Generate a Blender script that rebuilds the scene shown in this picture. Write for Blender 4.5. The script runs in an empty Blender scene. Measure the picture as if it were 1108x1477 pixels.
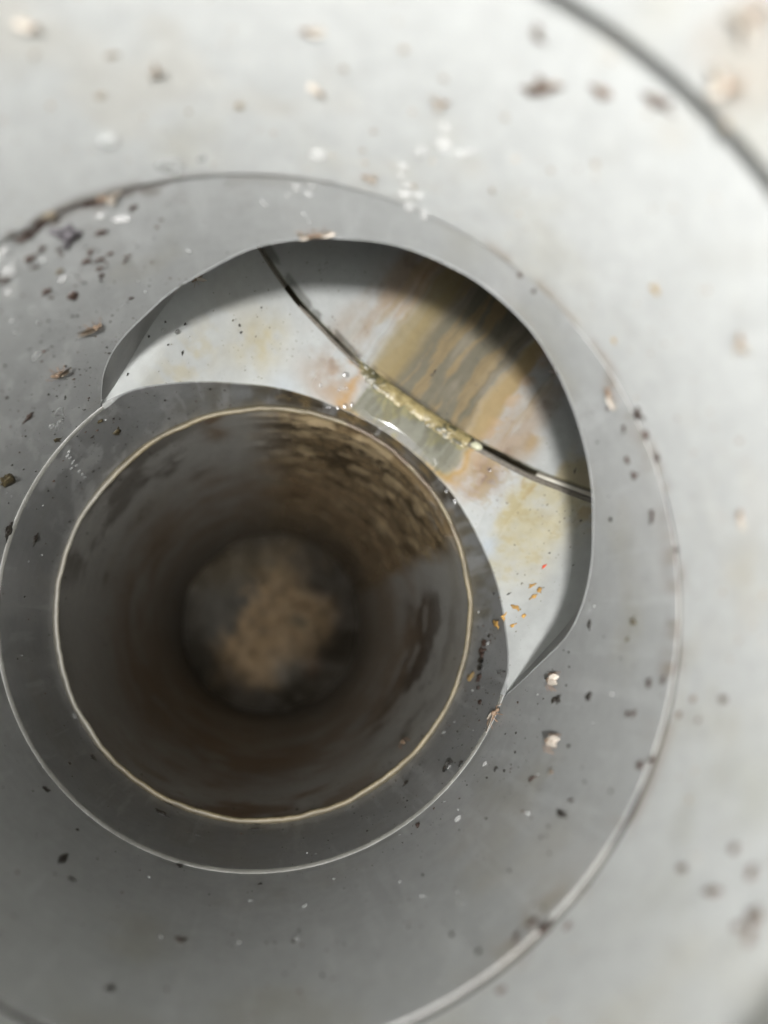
import bpy, bmesh, math, random
import numpy as np
from mathutils import Matrix, Vector
# ------------------------------------------------------------------ camera, light, exposure
# The pipe stands upright round the z axis. UNIT lengths are inner pipe radii; K metres each.
K = 0.076
sc = bpy.context.scene
cam_d = bpy.data.cameras.new('camera'); cam = bpy.data.objects.new('camera', cam_d)
sc.collection.objects.link(cam); sc.camera = cam
RC = ((0.9899349, 0.0, -0.1415233), (-0.0221280, 0.9877008, -0.1547821), (0.1397826, 0.1563558, 0.9777595))
m = Matrix(RC).to_4x4(); m.translation = Vector((0.02, -0.133, 2.958)) * K
cam.matrix_world = m
cam_d.sensor_fit = 'VERTICAL'; cam_d.sensor_height = 7.65; cam_d.sensor_width = 7.65
cam_d.lens = 7.65 * 1100.0 / 1477.0
cam_d.clip_start = 0.002; cam_d.clip_end = 50
cam_d.dof.use_dof = True; cam_d.dof.focus_distance = 2.95 * K; cam_d.dof.aperture_fstop = 1.3
w = bpy.data.worlds.new('World'); sc.world = w; w.use_nodes = True
bg = w.node_tree.nodes['Background']; bg.inputs['Color'].default_value = (0.93, 0.97, 1.0, 1); bg.inputs['Strength'].default_value = 0.03
# added, unseen main lamp at the lower left of the pipe's mouth, above the camera
ADDED_LAMP = Vector((0.965*math.cos(math.radians(231)), 0.965*math.sin(math.radians(231)), 5.7))
ld = bpy.data.lights.new('added_lamp', 'POINT'); ld.energy = 21.5; ld.shadow_soft_size = 0.15*K; ld.color = (1.0, 0.988, 0.975)
lo_ = bpy.data.objects.new('added_lamp', ld); sc.collection.objects.link(lo_); lo_.location = ADDED_LAMP*K
sc.view_settings.view_transform = 'Standard'; sc.view_settings.look = 'None'
sc.view_settings.exposure = 0.0; sc.view_settings.gamma = 1
sc.cycles.max_bounces = 10; sc.cycles.diffuse_bounces = 7; sc.cycles.transparent_max_bounces = 12

# ------------------------------------------------------------------ measured shape of the pipe
EU = ([-23.57, -16.33, -7.67, 1.55, 9.79, 16.61, 28.14, 36.51, 44.38, 53.34, 61.02, 69.3, 77.16, 85.05, 91.97, 100.69, 109.09, 112.71, 121.98, 126.26, 130.65], [-0.045, 0.2095, 0.5216, 0.6689, 0.7514, 0.8231, 0.918, 0.9778, 1.017, 1.0271, 1.0146, 0.9886, 0.9372, 0.8804, 0.8178, 0.6916, 0.5720, 0.5060, 0.3381, 0.202, -0.045])
EL = ([-23.66, -14.92, -6.51, 4.3, 14.23, 29.73, 44.4, 59.3, 68.12, 78.53, 88.23, 97.37, 105.98, 115.74, 122.03, 130.7], [-0.045, -0.1423, -0.2594, -0.3712, -0.4805, -0.5821, -0.6469, -0.6595, -0.657, -0.6067, -0.5272, -0.4531, -0.343, -0.2006, -0.1095, -0.045])
ZTOP, ZA, ZB, ZC, ZD, ZEND = 6.6, 1.949, 1.196, -0.045, -0.739, -5.7
R_NECK, R_SOCK, R_BODY, R_LOW, R_OUT = 0.97, 1.003, 1.0, 0.988, 0.965
SOFF = 0.013 * np.array([math.cos(math.radians(-70)), math.sin(math.radians(-70))])   # the socket sits a little off centre
PHI = math.radians(53.5)
E_ = np.array([math.cos(PHI), math.sin(PHI), 0.0]); N_ = np.array([math.sin(PHI), -math.cos(PHI), 0.0])  # along / across the branch
Z_ = np.array([0.0, 0.0, 1.0])
SEAM = 1.185

def pchip(x, y, xq):
    x = np.asarray(x, float); y = np.asarray(y, float); h = np.diff(x); dl = np.diff(y)/h; mm = np.zeros(len(x)); mm[0] = dl[0]; mm[-1] = dl[-1]
    for i in range(1, len(x)-1):
        if dl[i-1]*dl[i] > 0:
            w1 = 2*h[i]+h[i-1]; w2 = h[i]+2*h[i-1]; mm[i] = (w1+w2)/(w1/dl[i-1]+w2/dl[i])
    xq = np.clip(xq, x[0], x[-1]); k = np.clip(np.searchsorted(x, xq)-1, 0, len(x)-2); t = (xq-x[k])/h[k]
    return (1+2*t)*(1-t)**2*y[k]+t*(1-t)**2*h[k]*mm[k]+t*t*(3-2*t)*y[k+1]+t*t*(t-1)*h[k]*mm[k+1]
def zup(th): return pchip(EU[0], EU[1], th)
def zlo(th):
    z = pchip(EL[0], EL[1], th)
    return z
def zfl(u):
    u = np.asarray(u, float)
    return zlo(math.degrees(PHI) - np.degrees(np.arcsin(np.clip(u/1.011, -1, 1))))
_uu = np.linspace(-0.9857, 0.9857, 241)
_k = np.exp(-np.linspace(-2.2, 2.2, 25)**2); _k /= _k.sum()
_zz = zfl(_uu); _zs = np.convolve(np.pad(_zz, 12, mode='edge'), _k, 'valid')
_wt = np.clip((0.9-np.abs(_uu))/0.2, 0, 1); _zz = _zs*_wt + _zz*(1-_wt)
def floor_z(u): return np.interp(u, _uu, _zz)
def _zlo_s(th):
    u = 1.011*np.sin(math.radians(53.5)-np.radians(th)); return floor_z(u)
zlo = _zlo_s

# ------------------------------------------------------------------ noise (numpy value noise)
def _h(i, j, k, s):
    n = (i*374761393 + j*668265263 + k*2147483647 + s*144665) & 0xffffffff
    n = ((n ^ (n >> 13))*1274126177) & 0xffffffff
    n = ((n ^ (n >> 16))*2246822519) & 0xffffffff
    return ((n ^ (n >> 15)) & 0xffffff)/16777215.0
def vnoise(P, s=0):
    P = np.asarray(P, float); f = np.floor(P).astype(np.int64); t = P-f; t = t*t*(3-2*t)
    r = 0
    for a in (0, 1):
        for b in (0, 1):
            for c in (0, 1):
                wgt = (t[..., 0] if a else 1-t[..., 0])*(t[..., 1] if b else 1-t[..., 1])*(t[..., 2] if c else 1-t[..., 2])
                r = r + wgt*_h(f[..., 0]+a, f[..., 1]+b, f[..., 2]+c, s)
    return r
def fbm(P, f, o=4, s=0):
    P = np.asarray(P, float)*f; r = 0; a = 1; t = 0
    for i in range(o):
        r = r + a*vnoise(P, s+i*17); t += a; a *= 0.55; P = P*2.03+7.1
    return r/t
def ss(a, b, x): t = np.clip((x-a)/(b-a), 0, 1); return t*t*(3-2*t)
def mixc(c, d, t): t = np.clip(t, 0, 1)[..., None]; return c*(1-t)+np.array(d)*t
def gau(x, c, w_): return np.exp(-((x-c)/w_)**2)

# ------------------------------------------------------------------ mesh builders
def mat_pvc(name, rough=0.42, bump=0.25, spec=0.5, grain=1.0, albedo=1.0):
    m_ = bpy.data.materials.new(name); m_.use_nodes = True; t = m_.node_tree; b = t.nodes['Principled BSDF']
    at = t.nodes.new('ShaderNodeAttribute'); at.attribute_name = 'stain'
    tc = t.nodes.new('ShaderNodeTexCoord')
    n1 = t.nodes.new('ShaderNodeTexNoise'); n1.inputs['Scale'].default_value = 260*grain; n1.inputs['Detail'].default_value = 6
    n2 = t.nodes.new('ShaderNodeTexNoise'); n2.inputs['Scale'].default_value = 1500*grain; n2.inputs['Detail'].default_value = 3
    n3 = t.nodes.new('ShaderNodeTexNoise'); n3.inputs['Scale'].default_value = 30; n3.inputs['Detail'].default_value = 4
    for q in (n1, n2, n3): t.links.new(tc.outputs['Object'], q.inputs['Vector'])
    mr = t.nodes.new('ShaderNodeMapRange'); mr.inputs[1].default_value = 0.3; mr.inputs[2].default_value = 0.7; mr.inputs[3].default_value = 0.93*albedo; mr.inputs[4].default_value = 1.05*albedo
    t.links.new(n1.outputs['Fac'], mr.inputs[0])
    mx = t.nodes.new('ShaderNodeVectorMath'); mx.operation = 'SCALE'
    t.links.new(at.outputs['Color'], mx.inputs[0]); t.links.new(mr.outputs[0], mx.inputs['Scale']); t.links.new(mx.outputs[0], b.inputs['Base Color'])
    rr = t.nodes.new('ShaderNodeMapRange'); rr.inputs[3].default_value = rough; rr.inputs[4].default_value = 0.09
    t.links.new(at.outputs['Alpha'], rr.inputs[0])
    ra = t.nodes.new('ShaderNodeMath'); ra.operation = 'MULTIPLY_ADD'; ra.inputs[1].default_value = 0.16; 
    rs = t.nodes.new('ShaderNodeMath'); rs.operation = 'SUBTRACT'; rs.inputs[1].default_value = 0.08
    t.links.new(n3.outputs['Fac'], ra.inputs[0]); t.links.new(rr.outputs[0], rs.inputs[0]); t.links.new(rs.outputs[0], ra.inputs[2])
    t.links.new(ra.outputs[0], b.inputs['Roughness'])
    b.inputs['Specular IOR Level'].default_value = spec
    bm_ = t.nodes.new('ShaderNodeBump'); bm_.inputs['Strength'].default_value = bump; bm_.inputs['Distance'].default_value = 0.00025
    ad = t.nodes.new('ShaderNodeMath'); ad.operation = 'MULTIPLY_ADD'; ad.inputs[1].default_value = 0.35
    t.links.new(n2.outputs['Fac'], ad.inputs[0]); t.links.new(n1.outputs['Fac'], ad.inputs[2]); t.links.new(ad.outputs[0], bm_.inputs['Height'])
    t.links.new(bm_.outputs[0], b.inputs['Normal'])
    return m_
def mat_plain(name, col, rough=0.6, spec=0.5, var=0.35, scale=900, bump=0.6, trans=0.0, alpha=1.0, sss=0.0):
    m_ = bpy.data.materials.new(name); m_.use_nodes = True; t = m_.node_tree; b = t.nodes['Principled BSDF']
    tc = t.nodes.new('ShaderNodeTexCoord'); n1 = t.nodes.new('ShaderNodeTexNoise'); n1.inputs['Scale'].default_value = scale; n1.inputs['Detail'].default_value = 4
    t.links.new(tc.outputs['Object'], n1.inputs['Vector'])
    oi = t.nodes.new('ShaderNodeObjectInfo')
    mr = t.nodes.new('ShaderNodeMapRange'); mr.inputs[1].default_value = 0.3; mr.inputs[2].default_value = 0.7; mr.inputs[3].default_value = 1-var; mr.inputs[4].default_value = 1+var
    t.links.new(n1.outputs['Fac'], mr.inputs[0])
    mo = t.nodes.new('ShaderNodeMapRange'); mo.inputs[3].default_value = 0.75; mo.inputs[4].default_value = 1.25; t.links.new(oi.outputs['Random'], mo.inputs[0])
    mm = t.nodes.new('ShaderNodeMath'); mm.operation = 'MULTIPLY'; t.links.new(mr.outputs[0], mm.inputs[0]); t.links.new(mo.outputs[0], mm.inputs[1])
    mx = t.nodes.new('ShaderNodeVectorMath'); mx.operation = 'SCALE'; mx.inputs[0].default_value = col; t.links.new(mm.outputs[0], mx.inputs['Scale'])
    t.links.new(mx.outputs[0], b.inputs['Base Color'])
    b.inputs['Roughness'].default_value = rough; b.inputs['Specular IOR Level'].default_value = spec
    b.inputs['Transmission Weight'].default_value = trans; b.inputs['Alpha'].default_value = alpha
    b.inputs['Subsurface Weight'].default_value = sss; b.inputs['Subsurface Scale'].default_value = 0.001
    if bump:
        bm_ = t.nodes.new('ShaderNodeBump'); bm_.inputs['Strength'].default_value = bump; bm_.inputs['Distance'].default_value = 0.0002
        t.links.new(n1.outputs['Fac'], bm_.inputs['Height']); t.links.new(bm_.outputs[0], b.inputs['Normal'])
    return m_
def mat_film(name, tint=(0.93, 0.93, 0.88), rough=0.13, ior=1.33, extra=0.0):
    m_ = bpy.data.materials.new(name); m_.use_nodes = True; t = m_.node_tree; t.nodes.clear()
    o = t.nodes.new('ShaderNodeOutputMaterial'); mx = t.nodes.new('ShaderNodeMixShader'); tr = t.nodes.new('ShaderNodeBsdfTransparent')
    gl = t.nodes.new('ShaderNodeBsdfGlossy'); fr = t.nodes.new('ShaderNodeFresnel'); fr.inputs['IOR'].default_value = ior
    tr.inputs[0].default_value = (*tint, 1); gl.inputs['Roughness'].default_value = rough
    tc = t.nodes.new('ShaderNodeTexCoord'); n1 = t.nodes.new('ShaderNodeTexNoise'); n1.inputs['Scale'].default_value = 420; n1.inputs['Detail'].default_value = 2
    bm_ = t.nodes.new('ShaderNodeBump'); bm_.inputs['Strength'].default_value = 0.12; bm_.inputs['Distance'].default_value = 0.0002
    t.links.new(tc.outputs['Object'], n1.inputs['Vector']); t.links.new(n1.outputs['Fac'], bm_.inputs['Height'])
    t.links.new(bm_.outputs[0], gl.inputs['Normal']); t.links.new(bm_.outputs[0], fr.inputs['Normal'])
    if extra:
        ad = t.nodes.new('ShaderNodeMath'); ad.operation = 'ADD'; ad.inputs[1].default_value = extra; t.links.new(fr.outputs[0], ad.inputs[0]); t.links.new(ad.outputs[0], mx.inputs[0])
    else: t.links.new(fr.outputs[0], mx.inputs[0])
    t.links.new(tr.outputs[0], mx.inputs[1]); t.links.new(gl.outputs[0], mx.inputs[2]); t.links.new(mx.outputs[0], o.inputs['Surface'])
    return m_

class Grid:
    """collects grids of points (unit coordinates) with a colour per point and links them as ONE mesh"""
    def __init__(s): s.v = []; s.f = []; s.c = []; s.n = 0
    def add(s, P, C, closed=False, flip=False):
        a, b = P.shape[:2]; idx = np.arange(a*b).reshape(a, b)+s.n
        if closed: idx = np.vstack([idx, idx[:1]])
        q = np.stack([idx[:-1, :-1], idx[1:, :-1], idx[1:, 1:], idx[:-1, 1:]], -1).reshape(-1, 4)
        if flip: q = q[:, ::-1]
        s.v.append(P.reshape(-1, 3)); s.f.append(q); s.n += a*b
        C = np.asarray(C, float)
        if C.ndim == 1: C = np.broadcast_to(C, (a*b, len(C)))
        C = C.reshape(-1, C.shape[-1])
        if C.shape[1] == 3: C = np.c_[C, np.zeros(len(C))]
        s.c.append(C); return s
    def build(s, name, mat, parent=None, smooth=True):
        V = np.vstack(s.v)*K; F_ = np.vstack(s.f); C = np.vstack(s.c)
        me = bpy.data.meshes.new(name); me.vertices.add(len(V)); me.vertices.foreach_set('co', V.astype(np.float32).ravel())
        me.loops.add(F_.size); me.loops.foreach_set('vertex_index', F_.astype(np.int32).ravel())
        me.polygons.add(len(F_)); me.polygons.foreach_set('loop_start', (np.arange(len(F_))*4).astype(np.int32))
        me.polygons.foreach_set('use_smooth', np.full(len(F_), smooth))
        me.update(calc_edges=True)
        ca = me.color_attributes.new('stain', 'FLOAT_COLOR', 'POINT'); ca.data.foreach_set('color', C.astype(np.float32).ravel())
        me.validate(); me.materials.append(mat)
        o = bpy.data.objects.new(name, me); sc.collection.objects.link(o)
        if parent: o.parent = parent
        return o
def thing(name, label, cat, group=None):
    o = bpy.data.objects.new(name, None); sc.collection.objects.link(o); o.empty_display_size = 0.01
    return tag(o, label, cat, group)
def tag(o, label=None, cat=None, group=None, kind=None):
    if label: o['label'] = label
    if cat: o['category'] = cat
    if group: o['group'] = group
    if kind: o['kind'] = kind
    return o
def cylP(th, z, r, off=(0, 0)):
    th = np.radians(th); return np.stack([r*np.cos(th)+off[0]+0*z, r*np.sin(th)+off[1]+0*z, z+0*th], -1)
def uszP(u, s, z): return u[..., None]*N_ + s[..., None]*E_ + z[..., None]*Z_
def ring_angles(n): return np.arange(n)*360.0/n - 120.0

PVC = np.array([0.40, 0.41, 0.405])
BEIGE = (0.52, 0.43, 0.22); BROWN = (0.06, 0.036, 0.015); DARKB = (0.03, 0.02, 0.01); OCHRE = (0.42, 0.27, 0.09); ORANGE = (0.42, 0.27, 0.13)
OLIVE = (0.20, 0.19, 0.12)
def specks(P, C, dens=0.5, s=50, stretch=(1, 1, 1), f=30, col=(0.05, 0.035, 0.02), amt=0.8):
    a = vnoise(P*np.array(stretch)*f, s); b = fbm(P, 5, 2, s+5)
    t = ss(0.93-0.10*dens, 0.97-0.05*dens, a*0.8+b*0.35*1.1-0.02)
    return mixc(C, col, t*amt)

# ------------------------------------------------------------------ the tee: body, side branch, rims
M_PVC = mat_pvc('pvc_grey', albedo=0.52); M_SOCK = mat_pvc('pvc_pale_grey', albedo=0.63); M_WET = mat_pvc('pvc_branch', rough=0.36, bump=0.3, albedo=0.58); M_DIRTY = mat_pvc('pvc_dirty', rough=0.5, bump=0.8, albedo=0.62); M_SLUDGE = mat_pvc('sludge', rough=0.75, bump=0.5, albedo=0.55, spec=0.2, grain=0.4); M_SILT = mat_pvc('silt', rough=0.5, bump=0.8, albedo=0.6)
TH = ring_angles(900)
THw = (TH+180) % 360-180
def in_open(th, E): return (th > E[0][0]) & (th < E[0][-1])
def base_col(P, s=1):
    n = fbm(P, 2.2, 4, s); n2 = fbm(P*np.array([1, 1, 0.35]), 14, 3, s+9); n3 = fbm(P*np.array([1, 1, 0.5]), 70, 2, s+21)
    C = PVC*(0.90+0.14*n+0.08*n2+0.10*n3-0.02)[..., None]
    C = C*np.array([1.0, 1.0, 1.0])
    return mixc(C, (0.33, 0.31, 0.24), 0.35*ss(0.56, 0.8, fbm(P, 3.1, 4, s+3)))
def body_col(P):
    th = np.degrees(np.arctan2(P[..., 1], P[..., 0])); z = P[..., 2]
    C = base_col(P, 3)
    C = C*(1-0.34*ss(ZC+0.01, ZC-0.02, z))[..., None]  # shade below the thin ring, painted into the wall colour
    st = fbm(np.stack([th*0.10, z*1.3, 0*z], -1), 1.0, 4, 11)            # streaks that run down the wall
    st2 = fbm(np.stack([th*0.35, z*5+th*0.05, 0*z], -1), 1.0, 4, 12)
    # brown film on the strip under the branch mouth
    k = ss(14, 34, th)*(1-ss(84, 104, th))*ss(-0.15, -0.4, z)
    edge = k*ss(0.30, 0.56, st2*0.7+0.3*fbm(P, 9, 4, 14)+0.12*k)
    C = mixc(C, (0.075, 0.06, 0.035), 0.92*edge)
    C = mixc(C, DARKB, 0.7*k*ss(0.5, 0.66, fbm(np.stack([th*0.25, z*22, 0*z], -1), 1, 4, 19)))
    C = mixc(C, (0.24, 0.17, 0.08), 0.6*k*ss(0.58, 0.7, fbm(np.stack([th*0.3+5, z*16, 0*z], -1), 1, 3, 20)))
    k2 = ss(-15, 0, th)*(1-ss(24, 40, th))*ss(-0.2, -0.45, z)
    C = mixc(C, (0.17, 0.15, 0.10), 0.75*k2*ss(0.35, 0.7, st2))
    k3 = ss(84, 92, th)*(1-ss(96, 126, th))*ss(-0.2, -0.45, z)
    C = mixc(C, (0.16, 0.14, 0.09), 0.55*k3*ss(0.3, 0.7, st2))
    # dirt by the upper ring
    r1 = ss(ZB-0.10, ZB, z)
    ul = gau(th, 122, 22)
    C = mixc(C, (0.11, 0.075, 0.055), 0.85*ul*ss(0.50, 0.60, fbm(P, 12, 4, 31)*0.62+0.45*r1*fbm(P, 5, 3, 32)+0.10*gau(z, ZB-0.12, 0.12)))
    C = mixc(C, (0.55, 0.55, 0.56), 0.5*gau(th, 132, 14)*gau(z, ZB-0.06, 0.10)*ss(0.5, 0.65, fbm(P, 9, 3, 33)))
    rr = ss(-75, -30, th)*(1-ss(40, 70, th))
    C = mixc(C, (0.20, 0.14, 0.09), 0.65*rr*ss(ZB-0.10, ZB-0.005, z)*ss(0.5, 0.68, fbm(np.stack([th*0.22, z*3, 0*z], -1), 1, 4, 35)))
    C = mixc(C, (0.25, 0.2, 0.12), 0.7*gau(th, -52, 6)*gau(z, ZB-0.05, 0.07)*ss(0.4, 0.6, fbm(P, 14, 3, 36)))
    # pale lime film, slightly streaky
    C = mixc(C, (0.50, 0.50, 0.49), 0.35*ss(0.55, 0.75, fbm(np.stack([th*0.06, z*0.8, 0*z+3], -1), 1, 4, 41)))
    C = mixc(C, (0.62, 0.63, 0.62), 0.45*gau(th, 138, 22)*ss(0.57, 0.66, fbm(np.stack([th*0.30+z*6, z*7-th*0.1, 0*z+8], -1), 1, 4, 46)))
    C = mixc(C, (0.55, 0.56, 0.56), 0.3*ss(0.62, 0.72, fbm(np.stack([th*0.5, z*3, 0*z+18], -1), 1, 4, 47)))
    # dark lime edge by the thin ring
    C = mixc(C, (0.2, 0.2, 0.17), 0.4*gau(z, ZC+0.03, 0.02)*ss(0.45, 0.6, fbm(P, 7, 3, 43)))
    wet = 0.25*k+0.15*ss(0.5, 0.7, st2)
    return np.concatenate([C, wet[..., None]], -1)
def patch(th, z, r, off=(0, 0)): return cylP(th[:, None], z, r, off)

tee = thing('pipe_tee', 'grey plastic pipe fitting with a wide side opening, dusty and splashed with brown dirt', 'pipe fitting')
g = Grid()
BV = 0.010
zu = np.where(in_open(THw, EU), zup(THw), ZC); zl = np.where(in_open(THw, EL), zlo(THw), ZC)
openu = in_open(THw, EU)
# upper wall, bevelled where it turns into the side opening
t = np.linspace(0, 1, 170)**1.0
z = zu[:, None]+BV*openu[:, None]+(ZB-zu[:, None]-BV*openu[:, None])*t[None]
wob = 0.0012*(fbm(cylP(TH, zu, 1.0), 6, 3, 90)-0.5)
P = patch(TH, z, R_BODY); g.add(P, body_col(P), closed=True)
zb = np.stack([zu+BV*openu, zu+BV*0.35*openu, zu+0*openu], 1); rb = np.stack([0*zu+R_BODY, R_BODY+0.003*openu, R_BODY+0.011*openu], 1)
P = patch(TH, zb, rb); g.add(P, body_col(P)*np.array([1.12, 1.12, 1.1, 1]), closed=True, flip=True)
# ledge at the thin ring
led = 0.010*(fbm(cylP(TH, 0*TH, 1.0), 9, 5, 91)-0.5)
rr_ = np.where(openu, R_BODY, R_BODY)
rlg = np.stack([rr_, R_LOW+0.003+led, 0*TH+R_LOW], 1); zlg = np.stack([0*TH+ZC, 0*TH+ZC-0.003, 0*TH+ZC-0.012], 1)
# only outside the opening
def nonopen_runs(mask):
    i0 = np.where(mask & ~np.roll(mask, 1))[0][0]; n = mask.sum(); return (i0+np.arange(n)) % len(mask)
ids = nonopen_runs(~openu); ids = np.r_[(ids[0]-1) % len(TH), ids, (ids[-1]+1) % len(TH)]
g.build('body', M_PVC, tee)
# thin raised mould line round the mouth of the side branch
g = Grid(); tm = np.linspace(EU[0][0]+0.6, EU[0][-1]-0.6, 420); zm = zup(tm)+0.004; an = np.linspace(0, 2*math.pi, 7)
tg = np.gradient(cylP(tm, zm, 1.0), axis=0); tg /= np.linalg.norm(tg, axis=1, keepdims=True); rd = cylP(tm, 0*tm, 1.0); bn = np.cross(tg, rd)
wv = 0.0024*(0.6+0.6*fbm(cylP(tm, zm, 1.0), 9, 3, 97))[:, None, None]
P = cylP(tm, zm, 1.0)[:, None]+wv*(np.cos(an)[None, :, None]*rd[:, None]+np.sin(an)[None, :, None]*bn[:, None])
g.add(P, base_col(P, 98)*0.8); g.build('mould_line', M_PVC, tee)
g = Grid(); P = cylP(TH[ids][:, None], zlg[ids], rlg[ids])
C = np.array([0.135, 0.133, 0.118])*(0.75+0.5*fbm(P, 20, 3, 92))[..., None]
g.add(P, C, flip=True); g.build('rim_ledge', M_PVC, tee)
# lower wall, from the thin ring or the crotch edge down to the outlet rim
g = Grid()
openl = in_open(THw, EL)
t = np.linspace(0, 1, 90)
z0 = np.where(openl, zl-BV, ZC-0.012)
z = z0[:, None]+(ZD-z0[:, None])*t[None]
ease = (ss(0, 6, THw-EL[0][0])*(1-ss(-6, 0, THw-EL[0][-1])))*openl
r_top = R_LOW+0.017*ease
rl = r_top[:, None]+(R_LOW-r_top[:, None])*ss(0, 1, t)[None]
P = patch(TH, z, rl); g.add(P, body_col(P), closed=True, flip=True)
zb = np.stack([zl, zl-0.001, zl-0.35*BV, zl-BV], 1); rb = np.stack([0*zl+1.011, np.maximum(1.004, r_top+0.003), r_top+0.002, r_top], 1)
ido = nonopen_runs(openl); P = cylP(TH[ido][:, None], zb[ido], rb[ido]); g.add(P, body_col(P), flip=True)
# hidden outer skin of the fitting
tc_ = ring_angles(180); tw = (tc_+180) % 360-180
zuo = np.where(in_open(tw, EU), zup(tw), ZC); zlo_ = np.where(in_open(tw, EL), zlo(tw), ZC)
t = np.linspace(0, 1, 8)
P = cylP(tc_[:, None], zuo[:, None]+(ZB-0.02-zuo[:, None])*t, 1.09); g.add(P, PVC, closed=True)
P = cylP(tc_[:, None], zlo_[:, None]+(ZD-0.3-zlo_[:, None])*t, 1.09); g.add(P, PVC, closed=True)
P = cylP(TH[:, None], np.array([[ZB, ZB+0.003, ZB-0.004, ZB-0.02]])+0*TH[:, None], np.array([[R_BODY, R_BODY+0.006, R_BODY+0.018, 1.13]])); g.add(P, body_col(P)*np.array([0.30, 0.288, 0.26, 0])*(0.10+1.3*fbm(P, 18, 4, 95)*ss(0.35, 0.55, fbm(P, 6, 4, 96)+0.08))[..., None]*np.array([1.0, 1.0, 0.35, 0.12])[None, :, None], closed=True)
g.build('lower_wall', M_PVC, tee)

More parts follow.
